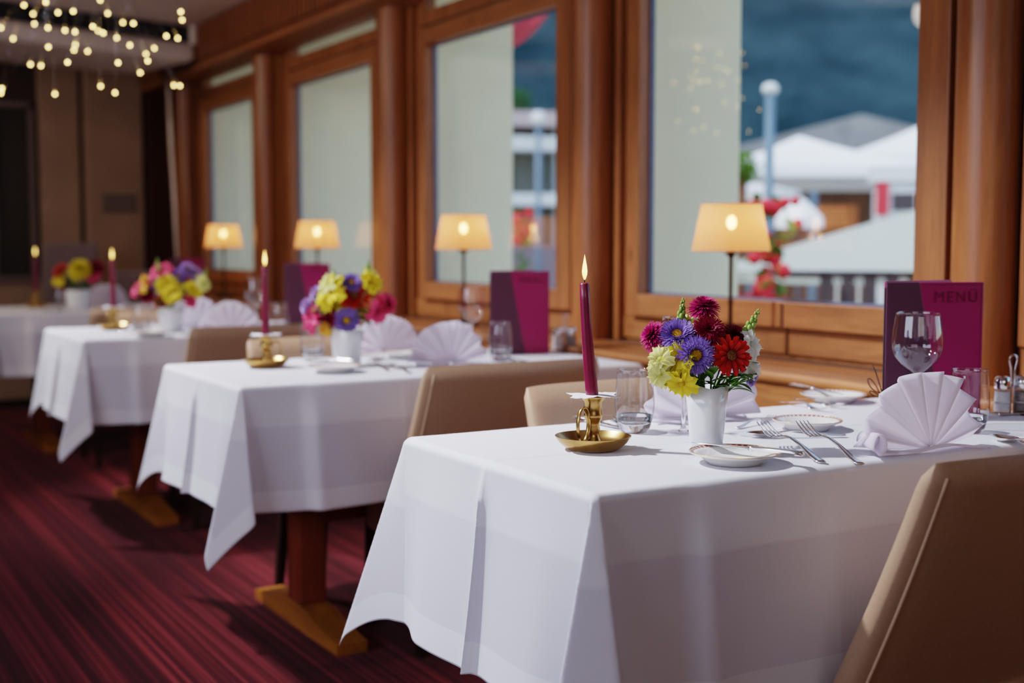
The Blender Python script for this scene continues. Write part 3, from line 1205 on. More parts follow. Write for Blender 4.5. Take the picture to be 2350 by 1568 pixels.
def cutlery(kind, a, b, label, z=0.0, group=None, tilt=0.0, k=1.0):
    """handle end at a, pointing to b"""
    a, b = Vector(a), Vector(b)
    d = b - a
    rz = math.atan2(d.y, d.x)
    rot = (0, -tilt, rz)
    loc = (a.x, a.y, a.z + z)
    if kind == 'knife':
        t = thing('table_knife', loc, label, 'knife', group=group, rot=rot)
        inst(KBLADE, 'blade', t)
        inst(KHANDLE, 'handle', t)
    else:
        t = inst(FORK if kind == 'fork' else SPOON, 'dinner_fork' if kind == 'fork' else 'dessert_spoon', None, loc, rot)
        tag(t, label, kind, group)
    t.scale = (k, k, k)
    return t


def napkin(p, label, rz=0, Rr=.137, seed=0, curl=True):
    rnd = random.Random(seed)
    t = thing('napkin', p, label, 'napkin', rz, 'fan-folded white napkins')
    npl = 8
    a0, a1 = R(4), R(176)
    nu = npl * 8

    def fn(u, v):
        a = a0 + (a1 - a0) * u
        w = u * npl
        tri = abs((w % 1) - .5) * 2
        tri = .5 - .5 * math.cos(PI * tri) if seed % 2 else tri ** .8
        r = .008 + (Rr - .008) * v
        rim = 1 - .035 * tri * v + .02 * math.sin(w * 2.2 + seed)
        # depth of pleat grows with radius
        dep = (.024 * v + .002) * (tri - .5)
        lean = .10 * r + .25 * r * (1 - math.sin(a)) * .5
        droop = .92 if (a < R(25) or a > R(155)) else 1
        return Vector((-r * rim * math.cos(a), dep + lean, .004 + r * rim * math.sin(a) * droop))
    MB().grid(fn, nu, 12).build('pleated_fan', NAPKIN, t, solid=.0022)
    # folded foot that holds the fan up, lying behind and in front of it
    ft = MB()

    def fn2(u, v):
        x = (-1 + 2 * u) * (Rr * .92) * (1 - .35 * v)
        y_ = -.012 + .075 * v
        return Vector((x, y_, .003 + .006 * math.sin(u * PI) * (1 - v) + .003 * math.sin(u * 9 + seed)))
    ft.grid(fn2, 24, 6)
    ft.build('folded_base', NAPKIN, t, solid=.004)
    if curl:
        rl = MB()

        def fn3(u, v):
            a = u * 1.55 * PI - .4
            rr = .021 - .004 * u
            return Vector((-Rr * .80 - .018 - rr * math.cos(a) * .75 + .03 * v, -.016 + .075 * v, .0225 + rr * math.sin(a) * (1 - .35 * v)))
        rl.grid(fn3, 22, 6)
        rl.build('rolled_corner', NAPKIN, t, solid=.0022)
    return t


def shaker_set(p, label, l1, l2, rz=0):
    t = thing('cruet_stand', p, label, 'condiment stand', rz, 'chrome salt and pepper stands')
    MB().box((-.043, -.022, .0), (.043, .022, .0045)).build('tray', CHROME, t, smooth=False, bevel=.004, segs=3)
    pts = []
    for k in range(15):
        a = PI * k / 14
        pts.append((-.0085 * math.cos(a) * (1 + .4 * math.sin(a)), 0, .112 + .014 * math.sin(a)))
    pts = [(-.004, 0, .004), (-.004, 0, .085), (-.005, 0, .098)] + pts + [(.005, 0, .098), (.004, 0, .085), (.004, 0, .004)]
    MB().tube(pts, .0022, 10).build('loop_handle', CHROME, t)
    rg = MB()
    for sx in (-1, 1):
        rg.tube([(sx * .0235 + .0195 * math.cos(2 * PI * k / 24), .0195 * math.sin(2 * PI * k / 24), .026) for k in range(24)], .0013, 6, closed=True)
    rg.build('ring', CHROME, t)
    m = Matrix.Rotation(rz, 3, 'Z')
    for sx, nm, fill, lab in ((-1, 'salt_shaker', SALT, l1), (1, 'pepper_shaker', PEPPER, l2)):
        q = Vector(p) + m @ Vector((sx * .0235, 0, .005))
        s_ = thing(nm, q, lab, 'shaker', group='glass shakers')
        MB().lathe([(0, 0), (.0165, 0), (.0175, .002), (.0175, .046), (.0165, .052), (.0155, .053)], 28).build('jar', GLASS, s_)
        MB().lathe([(0, .0018), (.0158, .0018), (.0158, .044), (0, .045)], 24).build('filling', fill, s_, sharp=50)
        MB().lathe([(.0172, .050), (.0176, .051), (.0176, .066), (.0150, .074), (.008, .077), (0, .0775)], 28).build('cap', CHROME, s_, sharp=50)
    return t


def menu(p, label, rz=0, k=1.0, text=True):
    t = thing('menu_folder', p, label, 'menu', rz, 'standing burgundy menus')
    w, h = .204, .272
    th = .004
    # front cover faces -y, spine on the left
    def top(x): return h
    sl0, sl1 = .32 * w, .58 * w
    fc = MB()
    fc.hexa([(sl1, 0, 0), (w, 0, 0), (w, th, 0), (sl1, th, 0)], [(sl0, 0, h), (w, 0, h), (w, th, h), (sl0, th, h)])
    fc.build('front_cover', MAGENTA, t, smooth=False, bevel=.0016)
    sp = MB()
    sp.hexa([(0, -.0004, 0), (sl1, -.0004, 0), (sl1, th, 0), (0, th, 0)], [(0, -.0004, h), (sl0, -.0004, h), (sl0, th, h), (0, th, h)])
    sp.box((-.003, 0, 0), (.004, .012, h))
    sp.build('spine_panel', PLUM, t, smooth=False, bevel=.0014)
    bc = MB().box((0, 0, 0), (w, th, h + .002), Matrix.Rotation(R(24), 4, 'Z') @ Matrix.Translation((0, .006, 0)))
    bc.build('back_cover', MAGENTA, t, smooth=False, bevel=.0016)
    pg = MB().box((.004, 0, .004), (w - .006, .0012, h - .006), Matrix.Rotation(R(11), 4, 'Z') @ Matrix.Translation((0, .0065, 0)))
    pg.build('pages', PAPER, t, smooth=False)
    st = MB()
    e = .005
    for a, b in (((sl0 + .006, h - e), (w - e, h - e)), ((w - e, h - e), (w - e, e)), ((w - e, e), (sl1 + .006, e))):
        st.tube([(a[0], -.0003, a[1]), (b[0], -.0003, b[1])], .0005, 5)
    st.build('stitching', principled('plum_thread', srgb(92, 12, 48), .6), t)
    if text:
        cu = bpy.data.curves.new('menu_text', 'FONT')
        cu.body = 'MEN\u00dc'
        cu.size = .0285
        cu.extrude = .0005
        cu.space_character = 1.2
        cu.align_x = 'LEFT'
        to = bpy.data.objects.new('menu_text', cu)
        COL.objects.link(to)
        dg = bpy.context.evaluated_depsgraph_get()
        me = bpy.data.meshes.new_from_object(to.evaluated_get(dg))
        bpy.data.objects.remove(to)
        me.name = 'lettering'
        me.materials.clear()
        me.materials.append(principled('embossed_magenta', srgb(112, 10, 60), .38, noise=.03, scale=200))
        lo = inst(me, 'lettering', t, (.096, -.0006, h - .0395), (R(90), 0, 0))
        # normalise to the width of the embossed word
        xs = [v.co.x for v in me.vertices]
        s_ = .091 / (max(xs) - min(xs))
        lo.scale = (s_, s_, 1)
    cd = MB()
    cz = .05
    cd.tube([(-.004, .004, 0.01), (-.005, .004, .10), (-.005, .004, h - .01)], .0014, 6)
    for sg, hh in ((1, .034), (-1, .026)):
        pts = []
        for k_ in range(13):
            a = PI * k_ / 12
            pts.append((-.005 - .028 * math.sin(a) - .004 * k_ / 12, .004 + .004 * sg, cz + hh * math.sin(a) * (k_ / 12) * 1.5 * (1 if sg > 0 else .6) + .004 * sg))
        cd.tube(pts, .0012, 6)
    cd.tube([(-.005, .002, cz), (-.012, .0, cz - .018), (-.010, .0, cz - .036)], .0012, 6)
    cd.tube([(-.005, .002, cz), (-.022, .0, cz + .045), (-.030, .0, cz + .062)], .0012, 6)
    cd.ball((-.005, .003, cz), .0032, 8, 6)
    cd.build('cord', CORD, t)
    t.scale = (k, k, k)
    return t


def vase_mb(rt, rb, h, sq=.5, wave=.003):
    def warp(p, a, z):
        r = math.hypot(p.x, p.y)
        if r < 1e-6:
            return p
        ca, sa = abs(math.cos(a)), abs(math.sin(a))
        k = (ca ** 4 + sa ** 4) ** -.25
        f = 1 + sq * (k - 1)
        zz = z + (wave * math.cos(4 * a) if z > h * .9 else 0)
        return Vector((p.x * f, p.y * f, zz))
    prof = [(0, 0), (rb * .92, 0), (rb, .002), (rb + (rt - rb) * .3, h * .33), (rb + (rt - rb) * .62, h * .66), (rt, h), (rt - .0028, h), (rb + (rt - rb) * .62 - .003, h * .66), (rb - .003, .02), (0, .018)]
    return MB().lathe(prof, 48, warp=warp)


# ------------------------------------------------------------------ flowers
def petals(mb, n, r0, r1, elev, w, curl=0.0, seg=4, phase=0.0, jit=0.0, rnd=None, z0=0.0, spoon=.0, tipw=.25):
    for i in range(n):
        a = 2 * PI * (i + phase) / n + (rnd.uniform(-jit, jit) if rnd else 0)
        e = elev + (rnd.uniform(-jit, jit) * .6 if rnd else 0)
        L = (r1 - r0) * (1 + (rnd.uniform(-.1, .1) if rnd else 0))
        ca, sa = math.cos(a), math.sin(a)
        vs, ks = [], []
        x, z = r0, z0
        for j in range(seg + 1):
            v = j / seg
            ang = e + curl * v
            if j:
                x += L / seg * math.cos(ang)
                z += L / seg * math.sin(ang)
            ww = w * (.45 + .75 * math.sin(min(1, v * 1.25) * PI / 2)) * (1 if v < .75 else 1 - (1 - tipw) * (v - .75) / .25)
            up = spoon * ww
            for sgn, hgt in ((-1, up), (0, 0), (1, up)):
                px, py = x, sgn * ww / 2
                vs.append((px * ca - py * sa, px * sa + py * ca, z + hgt))
                ks.append(v)
        fs = []
        for j in range(seg):
            for q in range(2):
                fs.append((j * 3 + q, j * 3 + q + 1, (j + 1) * 3 + q + 1, (j + 1) * 3 + q))
        mb.add(vs, fs, ks)


def aster_mb(r, seed=1, full=False, n=34, thin=.0032):
    rnd = random.Random(seed)
    mb = MB()
    if full:
        lay = [(1.0, R(-14), .1), (.97, R(4), .08), (.90, R(20), .06), (.80, R(36), .05), (.66, R(52), .04), (.52, R(68), .03), (.36, R(80), .01)]
    else:
        lay = [(1.0, R(-10), .24), (1.0, R(2), .25), (.95, R(14), .26), (.88, R(26), .27), (.80, R(38), .28), (.70, R(50), .28)]
    for i, (k, e, r0) in enumerate(lay):
        petals(mb, max(8, int(n * (1 - .07 * i))), r0 * r, r * k, e, thin * r / .03, curl=(-.35 if full else .25), seg=4, phase=.5 * i, jit=.10, rnd=rnd, z0=.10 * r * i * .4, spoon=.25, tipw=.35)
    return mb


def centre_mb(r, seed=1):
    rnd = random.Random(seed)
    mb = MB()
    mb.ball((0, 0, .12 * r), (r, r, r * .5), 14, 8)
    for i in range(60):
        a = i * 2.399963
        q = math.sqrt((i + .5) / 60) * r
        z = .12 * r + .5 * r * math.sqrt(max(0, 1 - (q / r) ** 2))
        mb.ball((q * math.cos(a), q * math.sin(a), z), r * .11, 5, 4, k=rnd.random())
    return mb


def zinnia_mb(r, seed=1):
    rnd = random.Random(seed)
    mb = MB()
    for i, (k, e, n, w) in enumerate([(1.0, R(-4), 15, .215), (.96, R(10), 14, .205), (.72, R(28), 10, .17)]):
        petals(mb, n, .16 * r, r * k, e, w * r, curl=-.12, seg=5, phase=.5 * i, jit=.12, rnd=rnd, z0=.05 * r * i, spoon=.22, tipw=.55)
    return mb


def snap_mb(r, seed=1, n=6):
    """ruffled snapdragon bloom: lipped lobes with wavy rims"""
    rnd = random.Random(seed)
    mb = MB()
    for i in range(n):
        a0 = 2 * PI * i / n + rnd.uniform(-.2, .2)
        el = R(35) + rnd.uniform(-.35, .35)
        rot = Matrix.Rotation(a0, 4, 'Z') @ Matrix.Rotation(-el, 4, 'Y')
        ph = rnd.uniform(0, 6)
        rr = r * rnd.uniform(.8, 1.05)

        def fn(u, v, rot=rot, ph=ph, rr=rr):
            a = (u - .5) * R(105)
            q = v * rr
            q *= 1 + .10 * v * v * math.sin(u * 23 + ph) + .06 * v * v * math.sin(u * 41 + 2 * ph)
            return rot @ Vector((q * math.cos(a), q * math.sin(a) * .9, .20 * rr * v * v * math.sin(u * 9 + ph) + .07 * rr * v ** 3 * math.sin(u * 26 + ph) + .34 * rr * v * (1 - v) - .30 * rr * v ** 3))
        mb.grid(fn, 20, 8, kfn=lambda u, v: v)
    mb.ball((0, 0, -.12 * r), (r * .32, r * .32, r * .45), 10, 6, k=0)
    return mb


def leaf_mb(L, w, bend=.3, seed=0):
    mb = MB()

    def fn(u, v):
        ww = w * math.sin(PI * min(.98, v * .93 + .05)) ** .8
        return Vector(((u - .5) * ww, L * v, -bend * L * v * v + .15 * abs(u - .5) * ww * 2))
    mb.grid(fn, 4, 8, kfn=lambda u, v: .25 + .6 * abs(u - .5) * 2)
    return mb


PAL = {
    'magenta': two_tone('petal_magenta', srgb(92, 4, 46), srgb(196, 22, 110), .55),
    'crimson': two_tone('petal_crimson', srgb(70, 2, 22), srgb(150, 12, 56), .55),
    'violet': two_tone('petal_violet', srgb(104, 74, 156), srgb(164, 138, 216), .55),
    'lavender': two_tone('petal_lavender', srgb(150, 120, 190), srgb(198, 168, 222), .55),
    'red': two_tone('petal_red', srgb(120, 8, 10), srgb(206, 34, 22), .5),
    'yellow': two_tone('petal_yellow', srgb(206, 166, 10), srgb(240, 222, 60), .5, .3),
    'pale': two_tone('petal_pale_yellow', srgb(196, 196, 90), srgb(236, 232, 150), .5, .3),
    'white': two_tone('petal_white', srgb(214, 216, 196), srgb(240, 240, 236), .5, .3),
    'pink': two_tone('petal_pink', srgb(176, 24, 74), srgb(236, 84, 130), .5, .3),
    'orange': two_tone('petal_orange', srgb(210, 130, 20), srgb(240, 190, 70), .5, .3),
}
CENTRE_Y = principled('yellow_flower_disc', srgb(216, 160, 24), .7, noise=.3, scale=400)
CENTRE_B = principled('bronze_flower_disc', srgb(120, 70, 20), .7, noise=.5, scale=500)
MC = {}


def bloom_mesh(kind, colr, r, seed, fine):
    key = (kind, colr, round(r, 4), seed if fine else 0, fine)
    if key in MC:
        return MC[key]
    if kind == 'aster':
        m = aster_mb(r, seed, False, 62 if fine else 22, .0021 if fine else .005)
    elif kind == 'pompon':
        m = aster_mb(r, seed, True, 74 if fine else 22, .0022 if fine else .005)
    elif kind == 'zinnia':
        m = zinnia_mb(r, seed)
    else:
        m = snap_mb(r, seed)
    MC[key] = m.mesh('bloom', PAL[colr])
    return MC[key]


KIND = {'aster': 'aster', 'pompon': 'aster', 'zinnia': 'zinnia', 'snap': 'snapdragon', 'spike': 'flower_bud_spike', 'leafy': 'leaf_sprig'}


def flower(mouth, p, kind, colr, r, face, label, group, seed=1, fine=True, stem_r=.0016, leaf=False):
    """one cut flower standing in the vase; face = (right, up, towards viewer)"""
    mouth, p = Vector(mouth), Vector(p)
    n = (RT * face[0] + UP * face[1] - FW * face[2]).normalized()
    base = mouth + Vector((random.Random(seed).uniform(-.010, .010), random.Random(seed + 5).uniform(-.010, .010), -.045))
    nm = KIND[kind]
    t = thing(nm, base, label, 'leaves' if kind == 'leafy' else 'flower', group=group)
    e = p - base
    back = -n * r * .15
    ctrl = e * .5 + Vector((0, 0, .25 * e.length)) * .5
    pts = []
    for j in range(9):
        v = j / 8
        pts.append(ctrl * (2 * v * (1 - v)) + (e + back) * v * v)
    if kind == 'spike':
        dv = n
        pts = [ctrl * (2 * v * (1 - v)) + e * v * v for v in [j / 8 for j in range(9)]]
        tip = e + dv * r
        MB().tube(pts + [e + dv * r * .5, tip], [stem_r] * 9 + [stem_r * .7, stem_r * .4], 6).build('stem', GREEN, t)
        bd = MB()
        q = dv.orthogonal().normalized()
        q2 = dv.cross(q)
        nb = 18
        for i in range(nb):
            v = i / (nb - 1)
            a = i * 2.4
            sz = r * .14 * (1 - .72 * v)
            c = e + dv * r * (v * .95) + (q * math.cos(a) + q2 * math.sin(a)) * sz * 1.0
            bd.ball(c, (sz * .8, sz * .8, sz * 1.15), 8, 6, k=.2 + .6 * ((i * 7) % 5) / 5)
        bd.build('bud_cluster', BUDS, t)
        return t
    MB().tube(pts, stem_r, 6).build('stem', GREEN, t)
    if kind == 'leafy':
        rnd = random.Random(seed)
        for i in range(6 if fine else 3):
            lm = leaf_mb(r * rnd.uniform(.8, 1.2), r * rnd.uniform(.45, .7), rnd.uniform(.1, .5))
            dv = (n + Vector((rnd.uniform(-.7, .7), rnd.uniform(-.7, .7), rnd.uniform(-.3, .6)))).normalized()
            qy = dv.to_track_quat('Y', 'Z').to_matrix()
            lm.build('leaf', LEAF, t, loc=e * (.62 + .075 * i), rot=qy)
        return t
    rot = facing(n, seed * .7)
    inst(bloom_mesh(kind, colr, r, seed, fine), 'bloom', t, e, rot)
    if kind == 'aster':
        inst(MC.setdefault(('cy', round(r, 4)), centre_mb(r * .27).mesh('flower_disc', CENTRE_Y)), 'flower_disc', t, e + n * r * .12, rot)
    if kind == 'zinnia':
        inst(MC.setdefault(('cb', round(r, 4)), centre_mb(r * .24).mesh('flower_disc', CENTRE_B)), 'flower_disc', t, e + n * r * .14, rot)
    if kind in ('aster', 'pompon', 'zinnia'):
        cx = MB()
        petals(cx, 9, .1 * r, r * .62, R(-22), r * .22, curl=.2, seg=3, z0=-.05 * r)
        cx.build('calyx', LEAF, t, loc=e - n * r * .06, rot=rot)
    if leaf:
        rnd = random.Random(seed + 9)
        lm = leaf_mb(.045, .022, .3)
        dv = Vector((rnd.uniform(-1, 1), rnd.uniform(-1, 1), .5)).normalized()
        lm.build('leaf', LEAF, t, loc=pts[5], rot=dv.to_track_quat('Y', 'Z').to_matrix())
    return t


# ------------------------------------------------------------------ front table settings
zt = TOP + .0012


def P(u, v, z=zt):
    return onz(u, v, z)


candlestick(P(1361, 1031), 'brass chamber candle holder with ring handle at aisle end of front table', 'tall leaning burgundy candle burning on the front table, the tallest in view',
            'white star-edged paper under the front table candle', -RT * .0165)
vp = P(1621, 1029)
vb = vase_mb(.0350, .0262, .112, .6, .0024).build('vase', PORC, loc=vp, rot=(0, 0, R(20)))
tag(vb, 'slim tapered white porcelain vase at the middle of the front table', 'vase', 'white porcelain flower vases')
mouth = vp + Vector((0, 0, .108))
dv0 = (vp - EYE).dot(FW)
zoom = lambda x, y_: (1200 + x / 2.903, 560 + y_ / 2.903)
G1 = 'flowers in the front vase'
FL = [
    # x, y in close-up, depth offset, kind, colour, radius px(close-up), face, label
    (1207, 430, .00, 'pompon', 'magenta', 92, (.05, .93, .30), 'magenta aster at the very top of the front bouquet'),
    (1235, 585, -.030, 'pompon', 'crimson', 98, (.05, .45, .85), 'dark crimson pompon aster at the middle of the front bouquet'),
    (875, 615, -.010, 'pompon', 'magenta', 90, (-.80, .45, .40), 'bright magenta aster at the left tip of the front bouquet'),
    (1028, 612, -.030, 'aster', 'violet', 100, (-.12, .62, .75), 'upper violet aster with yellow eye in the front bouquet'),
    (1152, 742, -.050, 'aster', 'violet', 104, (.10, .05, .95), 'lower violet aster beside the red zinnia in the front bouquet'),
    (1385, 745, -.050, 'zinnia', 'red', 120, (.12, .12, .97), 'red zinnia with bronze centre in the front bouquet'),
    (1405, 622, .000, 'pompon', 'crimson', 84, (.35, .65, .60), 'dark crimson aster half hidden behind the red zinnia'),
    (1055, 755, -.045, 'snap', 'yellow', 82, (-.2, .2, .95), 'bright yellow snapdragon bloom under the violet asters'),
    (925, 775, -.040, 'snap', 'pale', 72, (-.6, .3, .7), 'pale yellow snapdragon bloom on the left of the front bouquet'),
    (1060, 915, -.050, 'snap', 'yellow', 78, (-.1, -.55, .8), 'bright yellow snapdragon bloom hanging over the front vase rim'),
    (925, 868, -.040, 'snap', 'pale', 70, (-.6, -.3, .7), 'lowest pale yellow snapdragon bloom over the tumbler'),
    (1110, 525, .010, 'snap', 'pale', 46, (-.1, .6, .6), 'small pale yellow bloom under the left green bud spike'),
    (1505, 670, -.010, 'snap', 'white', 66, (.6, .35, .7), 'upper white snapdragon bloom at the right of the front bouquet'),
    (1490, 800, -.020, 'snap', 'white', 74, (.6, -.1, .75), 'lower white snapdragon bloom right of the red zinnia'),
    (1515, 885, .010, 'aster', 'lavender', 62, (.85, -.3, .3), 'lavender aster peeking out low at the right of the front bouquet'),
    (1052, 520, .005, 'spike', '', 165, (.10, .99, .0), 'green bud spike rising at the left of the front bouquet'),
    (1490, 600, .000, 'spike', '', 190, (.45, .89, .0), 'green bud spike leaning right from the front bouquet'),
    (1200, 890, -.03, 'leafy', '', 110, (-.2, .4, .6), 'green leaf sprig above the front vase rim, left of middle'),
    (1330, 880, -.03, 'leafy', '', 110, (.4, .3, .6), 'green leaf sprig under the red zinnia'),
    (1480, 880, -.01, 'leafy', '', 120, (.9, .1, .3), 'green leaf sprig pointing right from the front vase'),
    (1000, 800, -.03, 'leafy', '', 90, (-.7, .1, .6), 'green leaf sprig among the yellow snapdragons'),
    (1260, 860, -.045, 'leafy', '', 110, (.1, .5, .8), 'green leaf sprig at the middle of the front vase rim'),
    (1120, 850, -.02, 'leafy', '', 120, (-.5, .6, .3), 'green leaf sprig at the left of the front vase rim'),
    (1420, 870, -.035, 'leafy', '', 110, (.6, .2, .7), 'green leaf sprig right of the zinnia stem'),
    (1180, 480, .01, 'leafy', '', 70, (-.3, .6, .2), 'small green leaf sprig under the topmost magenta aster'),
]
for i, (x, y_, dd, kind, c, rp, fc, lab) in enumerate(FL):
    u, v = zoom(x, y_)
    d = dv0 + dd
    flower(mouth, at(u, v, d), kind, c, rp / 2.903 * d / F * (1.0 if kind in ('spike', 'leafy') else 1.45 if kind == 'snap' else 1.28 if kind != 'zinnia' else 1.15), fc, lab, G1, seed=i + 1, fine=True, leaf=(i % 2 == 0))

tumbler(P(1456, 992), 'clear tumbler left of the vase on the front table')
wine(P(1568, 993), 'wine glass behind the flowers of the front table, only stem and rim showing', 1.0)
wine(P(2101, 978), 'big wine glass in front of the menu on the front table', 1.02)
tumbler(P(2222, 992), 'clear tumbler behind the right napkin, before the front menu')
side_plate(P(1686, 1062), 'cream plate with red dashed rim at the front edge of the table', .152)
side_plate(P(1853, 985), 'cream plate with gilt rim at the centre of the front table', .135)
side_plate(P(1912, 922), 'cream plate at the window end of the front table', .15)
napkin(P(2150, 1040) + Vector((0, .012, 0)), 'large fan-folded white napkin at the right of the front table', R(-4), .140, 2)
napkin(P(1600, 962), 'fan-folded white napkin behind the front table flowers', R(172), .135, 5, curl=False)
GC = 'cutlery on the front table'
k1, k2 = P(1845, 1047, zt + .019), P(1690, 1029, zt + .019)
k1.z = k2.z = zt
cutlery('knife', k1, k2, 'butter knife lying across the front plate with red rim', .0165, GC)
cutlery('fork', P(1888, 1066), P(1740, 1018), 'left of two forks beside the front plate', 0, GC, tilt=R(7), k=1.1)
cutlery('fork', P(1976, 1070), P(1812, 1015), 'right of two forks beside the front plate, closer to the napkin', 0, GC, tilt=R(8), k=1.1)
cutlery('spoon', P(1940, 1003), P(1800, 1004), 'dessert spoon lying before the centre plate', .0, GC)
cutlery('fork', P(1690, 985), P(1760, 968), 'dessert fork left of the centre plate', 0, GC, k=.8)
cutlery('knife', P(1812, 903), P(1955, 930), 'butter knife across the plate at the window end', .0165, GC)
cutlery('fork', P(1790, 925), P(1900, 948), 'left of two forks at the far setting of the front table', 0, GC, k=.9)
cutlery('fork', P(1825, 918), P(1925, 938), 'right of two forks at the far setting of the front table', 0, GC, k=.9)
cutlery('knife', P(1318, 963), P(1420, 985), 'knife behind the tumbler on the front table', 0, GC)
cutlery('spoon', P(1375, 955), P(1440, 985), 'spoon behind the tumbler on the front table', 0, GC)
cutlery('knife', P(2420, 1050), P(2282, 996), 'knife right of the large front napkin', 0, GC)
cutlery('spoon', P(2450, 1045), P(2330, 1020), 'spoon right of the large front napkin', 0, GC)
cutlery('fork', P(1990, 1010), P(1998, 975), 'fork showing its tines behind the large front napkin', 0, GC, k=.7)
menu(W(2.443, 2.30, -.45) + Vector((0, 0, .0015)), 'upright burgundy menu folder reading MENÜ on the front table', R(-20), 1.04)
shaker_set(P(2322, 950), 'chrome stand with loop handle at the right edge of the front table', 'glass salt shaker at the right edge of the front table', 'glass pepper shaker at the right edge of the front table', R(-20))

# ------------------------------------------------------------------ second, third and farthest tables
candlestick(P(611, 843), 'brass candle holder on the second table', 'burgundy candle burning on the second table', 'white paper under the second table candle', (.0, 0, 0), rz=R(160))
candlestick(P(262, 757), 'brass candle holder on the third table', 'burgundy candle burning on the third table', 'white paper under the third table candle', (-.002, 0, 0), rz=R(20))
candlestick(P(84, 706), 'brass candle holder on the farthest table', 'dark candle burning on the farthest table, at the left frame edge', '', (0, 0, 0), paper=False, rz=R(20))

vases = []
for (u, v, rt, rb, h, lab) in [(797, 838, .0475, .036, .106, 'wide white vase holding flowers on the second table'), (393, 762, .050, .042, .100, 'wide white vase holding flowers on the third table'),
                               (178, 709, .060, .050, .105, 'wide white vase holding flowers on the farthest table')]:
    q = P(u, v)
    o = vase_mb(rt, rb, h, .5, .002).build('vase', PORC, loc=q, rot=(0, 0, R(25)))
    tag(o, lab, 'vase', 'white porcelain flower vases')
    vases.append((q, h))

B2 = [(630, 570, 'snap', 'yellow', 92, 'large yellow snapdragon bloom'), (640, 665, 'snap', 'yellow', 80, 'yellow snapdragon bloom in the middle'), (610, 515, 'snap', 'pale', 60, 'pale yellow bloom near the top'),
      (768, 582, 'zinnia', 'red', 92, 'red zinnia'), (752, 500, 'aster', 'violet', 62, 'violet aster near the top'), (872, 505, 'snap', 'yellow', 62, 'tall yellow snapdragon bloom on the right'),
      (868, 440, 'snap', 'pale', 48, 'pale yellow bloom at the top right'), (985, 640, 'pompon', 'pink', 72, 'pink aster at the right side'), (915, 690, 'snap', 'pink', 62, 'pink snapdragon bloom low on the right'),
      (722, 752, 'aster', 'violet', 74, 'violet aster over the vase rim'), (608, 742, 'pompon', 'crimson', 62, 'dark crimson aster low on the left'), (505, 735, 'snap', 'pink', 70, 'hot pink snapdragon bloom on the left'),
      (455, 655, 'aster', 'lavender', 46, 'lavender aster at the left side'), (520, 570, 'aster', 'lavender', 44, 'lavender aster at the upper left'), (580, 808, 'snap', 'orange', 40, 'small orange bloom over the rim'),
      (855, 450, 'spike', '', 100, 'green bud spike at the top'), (640, 490, 'spike', '', 80, 'shorter green bud spike'), (800, 680, 'leafy', '', 110, 'green leaf sprig on the right'), (480, 600, 'leafy', '', 80, 'green leaf sprig on the left'),
      (830, 620, 'leafy', '', 90, 'green leaf sprig in the middle')]
B3 = [(1195, 445, 'snap', 'pink', 62, 'tall pink snapdragon bloom'), (1280, 405, 'snap', 'pink', 50, 'pink snapdragon bloom at the top'), (1215, 530, 'aster', 'violet', 50, 'violet aster in the middle'),
      (1110, 520, 'snap', 'orange', 55, 'orange bloom on the left'), (1065, 560, 'snap', 'pink', 50, 'deep pink bloom at the left side'), (1140, 600, 'pompon', 'crimson', 62, 'dark crimson aster low on the left'),
      (1290, 520, 'snap', 'yellow', 72, 'yellow snapdragon bloom in the middle'), (1345, 580, 'snap', 'yellow', 62, 'lower yellow snapdragon bloom'), (1375, 445, 'aster', 'violet', 46, 'violet aster near the top'),
      (1445, 400, 'aster', 'lavender', 52, 'lavender aster at the top right'), (1500, 435, 'aster', 'lavender', 46, 'lavender aster at the right side'), (1490, 555, 'snap', 'yellow', 56, 'yellow bloom on the right'),
      (1555, 510, 'snap', 'pale', 50, 'pale yellow bloom at the right tip'), (1462, 640, 'snap', 'pink', 44, 'small pink bloom over the rim'), (1240, 645, 'zinnia', 'red', 56, 'red zinnia over the rim'),
      (1222, 400, 'spike', '', 80, 'green bud spike at the top left'), (1570, 480, 'spike', '', 80, 'green bud spike at the right'), (1425, 520, 'leafy', '', 80, 'green leaf sprig on the right')]
B4 = [(615, 400, 'pompon', 'yellow', 80, 'large yellow aster'), (460, 405, 'zinnia', 'red', 55, 'red zinnia on the left'), (740, 385, 'pompon', 'crimson', 60, 'dark crimson aster on the right'),
      (465, 480, 'snap', 'yellow', 46, 'small yellow bloom low on the left'), (480, 530, 'pompon', 'crimson', 44, 'dark crimson aster low on the left'), (700, 455, 'snap', 'pink', 50, 'pink bloom on the right'),
      (560, 500, 'leafy', '', 95, 'green leaf sprig on the left'), (680, 505, 'leafy', '', 95, 'green leaf sprig on the right')]
for bi, (B, ox, oy, k, tn) in enumerate(((B2, 550, 480, 2.9375, 'second'), (B3, 0, 500, 3.357, 'third'), (B4, 0, 500, 3.357, 'farthest'))):
    q, h = vases[bi]
    mo = q + Vector((0, 0, h - .004))
    d0 = (q - EYE).dot(FW)
    cxp = sum(b[0] for b in B) / len(B)
    for i, (x, y_, kind, c, rp, lab) in enumerate(B):
        rnd = random.Random(i * 3 + bi)
        d = d0 - rnd.uniform(-.01, .05)
        fc = ((x - cxp) / 220, .35 + (600 - y_) / 500, .8)
        if kind == 'spike':
            fc = ((x - cxp) / 900, 1, 0)
        flower(mo, at(ox + x / k, oy + y_ / k, d), kind, c, rp / k * d / F * (1.15 if kind in ('spike', 'leafy') else 1.38 if kind == 'snap' else 1.25), fc, '%s of the %s table bouquet' % (lab, tn), 'flowers in the %s vase' % tn, seed=i + 1, fine=False)

